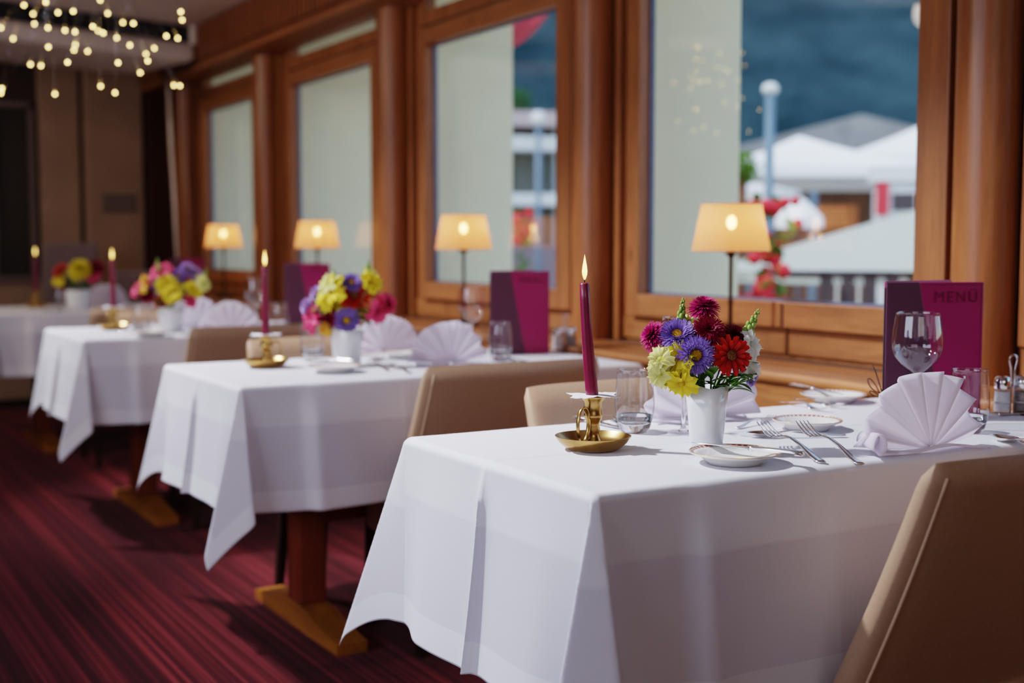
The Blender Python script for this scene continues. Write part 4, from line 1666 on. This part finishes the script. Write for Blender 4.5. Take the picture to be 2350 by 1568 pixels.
G2 = 'cutlery on the second table'
tumbler(P(717, 828), 'clear tumbler left of the second table bouquet')
wine(P(742, 820), 'wine glass behind the second table tumbler', 1.0)
tumbler(P(1148, 829), 'clear tumbler before the second table menu')
wine(P(1083, 812), 'wine glass before the second table menu, left of its tumbler', 1.0)
napkin(P(1035, 838), 'fan-folded white napkin above the beige chair back, on the second table', R(-4), .130, 3)
napkin(P(880, 808), 'fan-folded white napkin behind the second table bouquet', R(172), .125, 4, curl=False)
side_plate(P(768, 854), 'cream plate before the vase of the second table', .15)
side_plate(P(925, 822), 'cream plate beside the rear napkin of the second table', .14)
cutlery('fork', P(890, 852), P(835, 832), 'fork left of the front napkin on the second table', 0, G2)
cutlery('fork', P(940, 858), P(885, 838), 'fork nearer the front napkin on the second table', 0, G2)
cutlery('spoon', P(980, 826), P(905, 828), 'spoon before the rear plate on the second table', 0, G2)
cutlery('knife', P(820, 846), P(755, 842), 'butter knife across the plate of the second table', .0165, G2)
cutlery('knife', P(1215, 838), P(1155, 822), 'knife right of the front napkin on the second table', 0, G2)
menu(W(2.512, 4.46, -.45) + Vector((0, 0, .0015)), 'upright burgundy menu folder on the second table', R(-8))
shaker_set(P(1296, 806), 'chrome salt and pepper stand on the second table', 'glass salt shaker on the second table', 'glass pepper shaker on the second table', R(-20))

tumbler(P(325, 766), 'clear tumbler beside the vase of the third table')
tumbler(P(641, 762), 'clear tumbler before the third table menu')
wine(P(588, 757), 'wine glass left of the second candle, on the third table', 1.0)
wine(P(352, 756), 'wine glass hidden behind the third table bouquet', 1.0)
napkin(P(532, 768), 'fan-folded white napkin on the third table, above the dark chair back', R(-4), .130, 6)
napkin(P(448, 752), 'fan-folded white napkin behind the third table bouquet', R(172), .13, 7, curl=False)
side_plate(P(345, 772), 'cream plate before the vase of the third table', .15)
cutlery('fork', P(425, 770), P(395, 758), 'fork beside the third table plate', 0, 'cutlery on the third table')
cutlery('knife', P(380, 771), P(330, 770), 'butter knife across the third table plate', .0165, 'cutlery on the third table')
menu(W(2.50, 6.78, -.45) + Vector((0, 0, .0015)), 'upright burgundy menu folder on the third table, behind the candle', R(-8))
napkin(P(246, 703), 'fan-folded white napkin on the farthest table', R(-4), .13, 8, curl=False)
tumbler(P(138, 709), 'clear tumbler on the farthest table')
side_plate(P(120, 714), 'cream plate on the farthest table', .15)
menu(W(2.60, 9.5, -.45) + Vector((0, 0, .0015)), 'dark upright menu folder on the farthest table', R(-8))
wine(W(2.72, 9.25, -.45) + Vector((0, 0, .0012)), 'wine glass catching light beside the farthest menu', 1.0)

# ------------------------------------------------------------------ pendant of tiny lights over the aisle
pc = Vector((1.36 * S, 6.46 * S, 0))
dch = (pc - EYE).dot(FW)
t = thing('pendant_light', (pc.x, pc.y, ZC), 'ceiling pendant of many tiny warm lights on fine wires', 'pendant light')
MB().lathe([(0, 0), (.20, 0), (.20, -.03), (.17, -.045), (0, -.045)], 40).build('canopy', CEIL, t, sharp=40)
spots = [(2, 64), (105, 5), (76, 32), (133, 29), (168, 26), (247, 31), (282, 52), (306, 54), (415, 27), (418, 46), (79, 55), (110, 64), (149, 70), (172, 73), (213, 61), (225, 71), (237, 76), (268, 87),
         (382, 83), (408, 88), (30, 89), (111, 108), (173, 103), (170, 115), (201, 118), (298, 104), (354, 111), (335, 124), (339, 140), (70, 148), (94, 151), (155, 143), (271, 144), (322, 167), (126, 216),
         (231, 198), (264, 213), (399, 196), (413, 197), (4, 203), (2, 214), (55, 12), (230, 0), (252, -20), (190, -30), (330, -15), (140, -40), (60, -30), (0, -10)]
bm_ = MB().ball((0, 0, 0), .0052, 10, 8).mesh('bulb', emission('pendant_glow', (1, .66, .22, 1), 13))
for i, (u, v) in enumerate(spots):
    rnd = random.Random(i)
    p = at(u, v, dch + rnd.uniform(-.42, .42)) - t.location
    a = rnd.uniform(0, 6.28)
    c0 = Vector((.16 * math.cos(a), .16 * math.sin(a), -.04))
    sag = (c0 + p) / 2 + Vector((0, 0, .03))
    w = MB().tube([c0, (c0 + sag) / 2 + Vector((0, 0, .01)), sag, (sag + p) / 2, p], .0004, 4)
    w.build('wire', CHROME, t)
    inst(bm_, 'bulb', t, p)

# ------------------------------------------------------------------ far end furniture and small things
cd = MB()
cd.tube([at(385, 175, 8.7), at(392, 330, 8.7), at(400, 470, 8.7), at(406, 600, 8.7)], [.026, .026, .022, .018], 8, flat=.4)
o = cd.build('hanging_strip', principled('pale_cord', srgb(226, 204, 190), .8))
tag(o, 'narrow pale hanging strip against the wood beyond the last window', 'hanging strip')
o = MB().box((0, 0, 0), (.235, .012, .135)).build('wall_panel', FRAMEP, loc=(2.62 * S, YE - .173, H + .285 * S), smooth=False, bevel=.003)
tag(o, 'small pale rectangular panel mounted on the far pilaster', 'wall panel')
t = thing('sideboard', (1.0 * S, YE - .30, 0), 'low pale sideboard along the dark far wall', 'sideboard')
MB().box((-.9, -.2, .06), (1.02, .2, .86)).build('cabinet', BEIGE, t, smooth=False, bevel=.004)
MB().box((-.92, -.22, .86), (1.04, .22, .89)).build('worktop', FRAMEP, t, smooth=False, bevel=.004)
MB().box((-.86, -.16, 0), (.98, .16, .06)).build('plinth', DARKBR, t, smooth=False)


def back_chair(p, label, hgt, w):
    t = thing('upholstered_chair', p, label, 'chair', group='dim chairs at the far wall')
    g = principled('dim_grey_fabric', srgb(112, 92, 88), .8)
    MB().box((-w / 2, -.22, .38), (w / 2, .22, .47)).build('seat', g, t, smooth=False, bevel=.02)
    MB().box((-w / 2, .17, .45), (w / 2, .24, hgt)).build('backrest', g, t, smooth=False, bevel=.025, segs=4)
    for sx in (-1, 1):
        for sy in (-1, 1):
            MB().box((sx * (w / 2 - .03) - .015, sy * .18 - .015, 0), (sx * (w / 2 - .03) + .015, sy * .18 + .015, .39)).build('leg', LEGDK, t, smooth=False)


back_chair((2.18 * S, 10.75 * S, 0), 'taller dim grey chair before the far wall', 1.12, .36)
back_chair((2.62 * S, 10.15 * S, 0), 'lower dim grey chair nearer the far pilaster', .94, .38)

# ------------------------------------------------------------------ outside
def outp(u, v, d):
    return at(u, v, d)


gm = principled('terrace_paving', srgb(150, 145, 138), .9, noise=.1, scale=2)
sbox('ground', (3.2, -60, -1.35), (160, 160, -1.25), gm)

# mountain: a steep forested slope, distance haze mixed into its colours
hm, nt, out = newmat('hazy_forest_slope')
tc = N(nt, 'ShaderNodeTexCoord')
n1 = N(nt, 'ShaderNodeTexNoise', Scale=.035, Detail=8.0, Roughness=.62)
n2 = N(nt, 'ShaderNodeTexNoise', Scale=.018, Detail=5.0)
nt.links.new(tc.outputs['Object'], n1.inputs['Vector'])
nt.links.new(tc.outputs['Object'], n2.inputs['Vector'])
cr = N(nt, 'ShaderNodeValToRGB')
e = cr.color_ramp.elements
e[0].position, e[0].color = .35, srgb(20, 38, 46)
e[1].position, e[1].color = .75, srgb(52, 72, 80)
nt.links.new(n1.outputs['Fac'], cr.inputs['Fac'])
sz = N(nt, 'ShaderNodeSeparateXYZ')
nt.links.new(tc.outputs['Object'], sz.inputs[0])
mr = N(nt, 'ShaderNodeMapRange')
mr.inputs['From Min'].default_value = 50
mr.inputs['From Max'].default_value = 100
nt.links.new(sz.outputs['Z'], mr.inputs['Value'])
rk = N(nt, 'ShaderNodeValToRGB')
rk.color_ramp.elements[0].position = .56
rk.color_ramp.elements[0].color = (0, 0, 0, 1)
rk.color_ramp.elements[1].position = .64
rk.color_ramp.elements[1].color = (.8, .8, .8, 1)
nt.links.new(n2.outputs['Fac'], rk.inputs['Fac'])
mu = N(nt, 'ShaderNodeMath', operation='MULTIPLY')
nt.links.new(mr.outputs[0], mu.inputs[0])
nt.links.new(rk.outputs[0], mu.inputs[1])
mix = N(nt, 'ShaderNodeMixRGB')
mix.inputs[2].default_value = srgb(84, 100, 112)
nt.links.new(mu.outputs[0], mix.inputs[0])
nt.links.new(cr.outputs[0], mix.inputs[1])
db = N(nt, 'ShaderNodeBsdfDiffuse')
nt.links.new(mix.outputs[0], db.inputs['Color'])
nt.links.new(db.outputs[0], out.inputs['Surface'])
rng = np.random.RandomState(3)
ph = rng.uniform(0, 6.28, (12, 2))


def hill(u, v):
    th = R(-15) + R(110) * u
    dist = 260 + 260 * v
    z = -2 + 165 * v ** .9 + 10 * math.sin(9 * u + ph[0][0]) * v + 6 * math.sin(23 * u + 5 * v + ph[1][0]) * v + 4 * math.sin(47 * u + 11 * v + ph[2][0]) * v
    return Vector((dist * math.sin(th), dist * math.cos(th), z))


struct(MB().grid(hill, 90, 40).build('hills', hm))

TENT = principled('white_tent_fabric', (.88, .89, .90), .7, noise=.02, scale=1)
GREYF = principled('pale_grey_canopy', srgb(166, 172, 164), .8, noise=.03, scale=1)
BROWN = principled('dark_chalet_wood', srgb(88, 52, 28), .8, noise=.15, scale=3)
ROOFG = principled('grey_roof', srgb(116, 116, 118), .8, noise=.1, scale=2)
REDF = principled('red_fabric', srgb(186, 44, 52), .7, noise=.05, scale=2)
WHITEP = principled('white_paint', srgb(206, 208, 208), .6, noise=.03, scale=2)
POLEM = principled('pale_blue_grey_metal', srgb(84, 106, 126), .5, noise=.05, scale=4)
DARKP = principled('dark_posts', srgb(60, 48, 52), .7)


def marquee(apex, eave_z, half, label, rot, poles=True):
    t = thing('marquee_tent', (apex.x, apex.y, -1.25), label, 'tent', rot, 'white marquee tents outside')
    hz = apex.z + 1.25
    ez = eave_z + 1.25

    def fn(u, v):
        a = 2 * PI * u
        ca, sa = math.cos(a), math.sin(a)
        k = 1 / max(abs(ca), abs(sa))
        r = half * v
        z = ez + (hz - ez) * (1 - v) ** 1.9
        return Vector((r * ca * k, r * sa * k, z))
    m = MB().grid(fn, 48, 12, closeu=True)
    m.build('roof', TENT, t)
    vl = MB()
    for q in range(4):
        c = [(half, -half), (half, half), (-half, half), (-half, -half)]
        a, b = c[q], c[(q + 1) % 4]
        vl.add([(a[0], a[1], ez), (b[0], b[1], ez), (b[0], b[1], ez - .12), (a[0], a[1], ez - .12)], [(0, 1, 2, 3)])
    vl.build('valance', TENT, t, smooth=False)
    for sx in (-1, 1):
        for sy in (-1, 1):
            MB().box((sx * half * .98 - .05, sy * half * .98 - .05, 0), (sx * half * .98 + .05, sy * half * .98 + .05, ez)).build('pole', POLEM, t, smooth=False)
    return t


dT = 17.0
a1 = outp(1835, 312, dT)
marquee(a1, outp(1835, 402, dT).z, 2.1, 'white marquee tent seen through the closest big window, left one', R(-30))
a2 = outp(2120, 285, 23.5)
marquee(a2, outp(2120, 378, 23.5).z, 2.7, 'white marquee tent seen through the closest big window, at its right edge', R(-30))
a3 = outp(1930, 290, 36)
t = thing('barn_roof_house', Vector((a3.x, a3.y, -1.25)), 'house with a grey pitched roof rising behind the white tents', 'house', R(-36))
zr = a3.z + 1.25
hwid = 6.0
MB().box((-hwid * .9, -3, 0), (hwid * .9, 3, zr - 1.2)).build('wall', BROWN, t, smooth=False)
rf = MB()
rf.add([(-hwid, -3.4, zr - 1.5), (0, -3.4, zr), (hwid, -3.4, zr - 1.5), (-hwid, 3.4, zr - 1.5), (0, 3.4, zr), (hwid, 3.4, zr - 1.5)], [(0, 1, 4, 3), (1, 2, 5, 4), (0, 2, 1), (3, 4, 5)])
rf.build('roof', ROOFG, t, smooth=False)
# brown chalet behind and below the tents
dC = 28.5
ca = outp(1900, 470, dC)
t = thing('chalet', Vector((ca.x, ca.y, -1.25)), 'brown wooden chalet under the white tents', 'house', R(-33))
zc = outp(1900, 395, dC).z + 1.25
MB().box((-2.2, -.2, 0), (2.4, 4, zc)).build('wall', BROWN, t, smooth=False)
MB().box((-.9, -.9, zc - .05), (2.9, 4.4, zc + .22)).build('roof', ROOFG, t, smooth=False)
MB().box((-.7, -.24, zc - 1.25), (.6, -.2, zc - .75)).build('shutter', principled('orange_wood', srgb(170, 96, 46), .7), t, smooth=False)
MB().box((.9, -.25, zc - 1.25), (1.5, -.2, zc - .55)).build('window', principled('dark_glass', srgb(52, 60, 72), .3), t, smooth=False)
# red kiosk
ka = outp(2066, 440, 13.4)
t = thing('kiosk', Vector((ka.x, ka.y, -1.25)), 'red and white kiosk at the right edge of the closest window view', 'kiosk', R(-40))
zk = ka.z + 1.25
MB().box((-.24, -.2, 0), (.30, .3, zk + .10)).build('body', WHITEP, t, smooth=False)
MB().box((-.30, -.24, zk + .10), (.36, .3, zk + .26)).build('roof', WHITEP, t, smooth=False)
MB().box((-.27, -.23, zk - .25), (-.14, -.19, zk + .10)).build('red_board', REDF, t, smooth=False)
MB().box((.16, -.23, zk - .25), (.31, -.19, zk + .10)).build('red_board', REDF, t, smooth=False)
MB().box((-.10, -.23, zk - .20), (.12, -.19, zk - .02)).build('counter_opening', DARKP, t, smooth=False)


def parasol(apex, eave_z, half, label, rot, mat, name='parasol', sides=4, n2=1.0):
    t = thing(name, (apex.x, apex.y, -1.25), label, 'parasol', rot, 'parasols outside')
    hz, ez = apex.z + 1.25, eave_z + 1.25
    m = MB()
    c = [(half * math.cos(2 * PI * (k + .5) / sides), half * math.sin(2 * PI * (k + .5) / sides)) for k in range(sides)]
    for k in range(sides):
        a, b = c[k], c[(k + 1) % sides]

        def fn(u, v, a=a, b=b):
            x = (a[0] * (1 - u) + b[0] * u) * v
            y_ = (a[1] * (1 - u) + b[1] * u) * v
            return Vector((x, y_, hz + (ez - hz) * v ** n2))
        m.grid(fn, 6, 6)
    m.build('canopy', mat, t)
    vl = MB()
    for k in range(sides):
        a, b = c[k], c[(k + 1) % sides]
        vl.add([(a[0], a[1], ez), (b[0], b[1], ez), (b[0], b[1], ez - .10), (a[0], a[1], ez - .10)], [(0, 1, 2, 3)])
    vl.build('valance', mat, t, smooth=False)
    MB().tube([(0, 0, 0), (0, 0, hz)], .035, 10).build('pole', DARKP, t)
    return t


pa_ = outp(2112, 478, 10.2)
parasol(pa_, outp(2112, 618, 10.2).z, 1.66, 'big pale grey parasol filling the lower right of the closest window', R(14), GREYF)
pb_ = outp(1835, 445, 13.0)
parasol(pb_, outp(1830, 500, 13.0).z, .24, 'small white parasol before the brown chalet', R(10), TENT)
pd_ = outp(1735, 418, 13.5)
parasol(pd_, outp(1735, 440, 13.5).z, .50, 'small flat white parasol at the left of the closest window view', R(20), WHITEP)
# windscreen of pale panels with dark posts
q0, q1 = outp(1770, 690, 8.5), outp(2150, 690, 8.1)
t = thing('windscreen', Vector((q0.x, q0.y, -1.25)), 'row of pale windscreen panels with dark posts below the grey parasol', 'windscreen', math.atan2(q1.y - q0.y, q1.x - q0.x))
Lw = (q1 - q0).length
zs = outp(1900, 622, 8.3).z + 1.25
for k in range(5):
    xa = .36 + k * (Lw - .36) / 5
    MB().box((xa + .06, -.01, .3), (xa + (Lw - .36) / 5 - .06, .01, zs - .06)).build('panel', WHITEP, t, smooth=False)
    MB().box((xa - .04, -.03, 0), (xa + .04, .03, zs)).build('post', DARKP, t, smooth=False)
MB().box((0, -.03, zs - .05), (Lw, .03, zs)).build('top_rail', DARKP, t, smooth=False)
# street lamp
sa_ = outp(1768, 205, 11.3)
t = thing('street_lamp', Vector((sa_.x, sa_.y, -1.25)), 'pale street lamp post standing before the mountain', 'street lamp')
MB().tube([(0, 0, 0), (0, 0, sa_.z + 1.25)], .045, 10).build('pole', POLEM, t)
MB().ball((0, 0, sa_.z + 1.25), (.075, .075, .06), 14, 8).build('lantern', WHITEP, t)


# flower tub with red and yellow blooms
def flower_tub(p, label, rad, seed, mats, hgt):
    rnd = random.Random(seed)
    t = thing('flower_tub', p, label, 'flower tub')
    MB().lathe([(0, 0), (.16, 0), (.22, .35), (.20, .35), (.18, .3), (0, .3)], 20).build('tub', DARKP, t)
    f = MB()
    for i in range(90):
        c = Vector((rnd.gauss(0, rad * .4), rnd.gauss(0, rad * .4), .35 + rnd.uniform(0, hgt)))
        l = leaf_mb(.12, .06, .3)
        l.xform(Matrix.Translation(c) @ Euler((rnd.uniform(-1, 1), rnd.uniform(-1, 1), rnd.uniform(0, 6)), 'XYZ').to_matrix().to_4x4())
        f.add(l.v, l.f, l.k)
    f.build('foliage', LEAF, t)
    for k, (mat, zlo, zhi, n, s_) in enumerate(mats):
        b = MB()
        for i in range(n):
            b.ball((rnd.gauss(0, rad * .45), rnd.gauss(0, rad * .45), .35 + hgt * rnd.uniform(zlo, zhi)), s_ * rnd.uniform(.7, 1.2), 7, 5)
        tag(b.build('blooms', mat, t), kind='stuff')
    return t


REDB = principled('red_blooms', srgb(204, 36, 46), .7)
YELB = principled('yellow_blooms', srgb(230, 196, 60), .7)
BLUB = principled('blue_blooms', srgb(60, 84, 120), .7)
fb = outp(1762, 690, 8.0)
flower_tub(Vector((fb.x, fb.y, -1.25)), 'tall tub of red and yellow flowers beyond the glass, right of the closest lamp', .16, 4, [(REDB, .66, 1.0, 46, .045), (YELB, .55, .72, 14, .06), (BLUB, .44, .6, 10, .06)], fb.z + 1.25 - .35 + .62)


def bush(p, r, label, seed, col):
    rnd = random.Random(seed)
    m = MB()
    for i in range(420):
        v = Vector((rnd.gauss(0, 1), rnd.gauss(0, 1), rnd.gauss(0, 1))).normalized() * r * rnd.uniform(.6, 1.0)
        l = leaf_mb(r * .28, r * .16, .3)
        l.xform(Matrix.Translation(v + Vector((0, 0, r))) @ Euler((rnd.uniform(-2, 2), rnd.uniform(-2, 2), rnd.uniform(0, 6)), 'XYZ').to_matrix().to_4x4())
        m.add(l.v, l.f, l.k)
    t = thing('leafy_tree', p, label, 'tree')
    zc_ = p[2]
    MB().tube([(0, 0, -1.25 - zc_), (0, 0, r)], [.09, .05], 8).build('trunk', BROWN, t)
    m.build('foliage', two_tone('foliage_' + str(seed), srgb(*[int(c * .5) for c in col]), srgb(*col), .6, .3), t)
    return t


bush(outp(1702, 425, 12.0), .16, 'green treetop at the left edge of the closest window view', 1, (120, 160, 40))
# neighbouring house seen through the second window
ha = outp(1215, 560, 26.0)
t = thing('neighbouring_house', Vector((ha.x, ha.y, -1.25)), 'pale house with balconies seen through the second window', 'house', R(-18))
zz = lambda v: outp(1215, v, 26.0).z + 1.25
MB().box((-2.6, 0, 0), (1.2, 5, zz(300))).build('wall', principled('house_grey_wall', srgb(92, 92, 84), .8, noise=.1, scale=1), t, smooth=False)
MB().box((-3.0, -.9, zz(300)), (.55, 5.4, zz(268))).build('roof', principled('pinkish_roof', srgb(168, 150, 150), .8), t, smooth=False)
for va, vb in ((352, 322), (474, 448)):
    MB().box((-2.6, -.8, zz(va)), (.62, .2, zz(vb))).build('balcony', WHITEP, t, smooth=False)
MB().box((.40, -.7, zz(640)), (.66, -.4, zz(290))).build('corner_post', principled('pale_blue_white', srgb(188, 200, 208), .7), t, smooth=False)
MB().box((-1.2, -.05, zz(440)), (-.35, 0, zz(375))).build('window', DARKP, t, smooth=False)
MB().box((-2.6, -1.3, 0), (1.2, -.8, zz(566))).build('terrace_wall', principled('mauve_wall', srgb(112, 98, 106), .8), t, smooth=False)
la = outp(1236, 272, 22.0)
t = thing('globe_lamp', Vector((la.x, la.y, -1.25)), 'white globe lamp on a post, seen through the second window', 'street lamp')
MB().tube([(0, 0, 0), (0, 0, la.z + 1.25)], .05, 10).build('pole', POLEM, t)
MB().ball((0, 0, la.z + 1.25), .13, 14, 8).build('globe', WHITEP, t)
bush(outp(1190, 262, 38.0), .38, 'small green tree behind the neighbouring house roof', 2, (70, 120, 70))
fb2 = outp(1192, 500, 14.0)
flower_tub(Vector((fb2.x, fb2.y, -1.25)), 'tub of red flowers seen low in the second window', .20, 6, [(REDB, .85, 1.0, 30, .05)], fb2.z + 1.25 - .30)
# red sun canopy at the top of the second window
rc = outp(1150, -30, 7.0)
m = MB()
p0, p1, p2 = outp(1120, 128, 6.6), outp(1272, 18, 7.4), outp(1080, -60, 7.0)
t = thing('red_awning', Vector((p0.x, p0.y, 3.0)), 'red awning corner at the top of the second window', 'awning')
b0 = t.location.copy()


def aw(u, v):
    a = p0.lerp(p1, u)
    b = p2.lerp(p2 + (p1 - p0) * .6, u)
    q = a.lerp(b, v) - b0
    q.z -= .06 * math.sin(PI * u) * (1 - v)
    return q


m.grid(aw, 10, 4).build('canopy', REDF, t, solid=.006)
MB().tube([p0 - b0, p1 - b0], .012, 8).build('front_bar', REDF, t)

# ------------------------------------------------------------------ light
w = bpy.data.worlds.new('sky')
sc.world = w
w.use_nodes = True
nt = w.node_tree
nt.nodes.clear()
wo = nt.nodes.new('ShaderNodeOutputWorld')
bg = nt.nodes.new('ShaderNodeBackground')
sk = nt.nodes.new('ShaderNodeTexSky')
sk.sky_type = 'NISHITA'
sk.sun_disc = False
sk.sun_elevation = R(48)
sk.sun_rotation = R(200)
sk.altitude = 1000
bg.inputs['Strength'].default_value = .44
nt.links.new(sk.outputs[0], bg.inputs['Color'])
nt.links.new(bg.outputs[0], wo.inputs['Surface'])


def lamp(kind, name, loc, target, energy, col, **kw):
    ld = bpy.data.lights.new(name, kind)
    ld.energy = energy
    ld.color = col
    for k, v in kw.items():
        setattr(ld, k, v)
    o = bpy.data.objects.new(name, ld)
    COL.objects.link(o)
    o.location = loc
    d = Vector(target) - Vector(loc)
    o.rotation_euler = d.to_track_quat('-Z', 'Y').to_euler()
    return o


lamp('SUN', 'sun', (0, 0, 30), Vector((0, 0, 30)) + Vector((.62, -.10, -.75)), 4.6, (1, .95, .88), angle=R(1))
# key spots added above the aisle, not real fixtures, for the first three tables
for i, (tx, ty, e) in enumerate([(1.62, 1.86, 345), (1.62, 3.48, 330), (1.6, 5.36, 300)]):
    lamp('SPOT', 'table_key_spot', (tx - 1.30, ty + .95, ZC - .06), (tx + .05, ty, TOP), e, (.86, .90, 1.0), spot_size=R(62), spot_blend=.75, shadow_soft_size=.05)
lamp('AREA', 'aisle_daylight_fill', (-2.6, 2.0, 1.8), (1.2, 2.2, .7), 58, (.70, .76, 1.0), shape='RECTANGLE', size=3.0, size_y=1.0)  # added fill panel standing in for daylight from the aisle side
for y_, e in ((3.2, 34), (5.2, 48), (7.0, 66), (8.5, 50)):  # warm fill spots added to brighten the window wall
    lamp('SPOT', 'wall_fill_spot', (-.5, y_, ZC - .05), (2.2, y_ + .4, 1.2), e, (1, .84, .68), spot_size=R(110), spot_blend=.9, shadow_soft_size=.10)
lamp('AREA', 'room_fill', (-.4, -1.8, 2.0), (2.4, 4.5, .9), 15, (1, .90, .86), shape='RECTANGLE', size=2.2, size_y=1.2)

# ------------------------------------------------------------------ camera
cam = bpy.data.cameras.new('camera')
co = bpy.data.objects.new('camera', cam)
COL.objects.link(co)
co.location = EYE
co.rotation_euler = Matrix((RT, UP, -FW)).transposed().to_euler()
cam.sensor_width = 36
cam.lens = F / 2350 * 36
cam.clip_end = 2000
cam.dof.use_dof = True
cam.dof.focus_distance = 2.22
cam.dof.aperture_fstop = 2.0
cam.dof.aperture_blades = 7
sc.camera = co
sc.view_settings.view_transform = 'Filmic'
sc.view_settings.look = 'Medium High Contrast'
sc.view_settings.exposure = 0.10
sc.cycles.use_denoising = True
sc.cycles.max_bounces = 9
sc.cycles.diffuse_bounces = 3
sc.cycles.glossy_bounces = 3
sc.cycles.use_adaptive_sampling = True
sc.cycles.adaptive_threshold = .05
sc.cycles.transparent_max_bounces = 16
sc.cycles.sample_clamp_indirect = 6
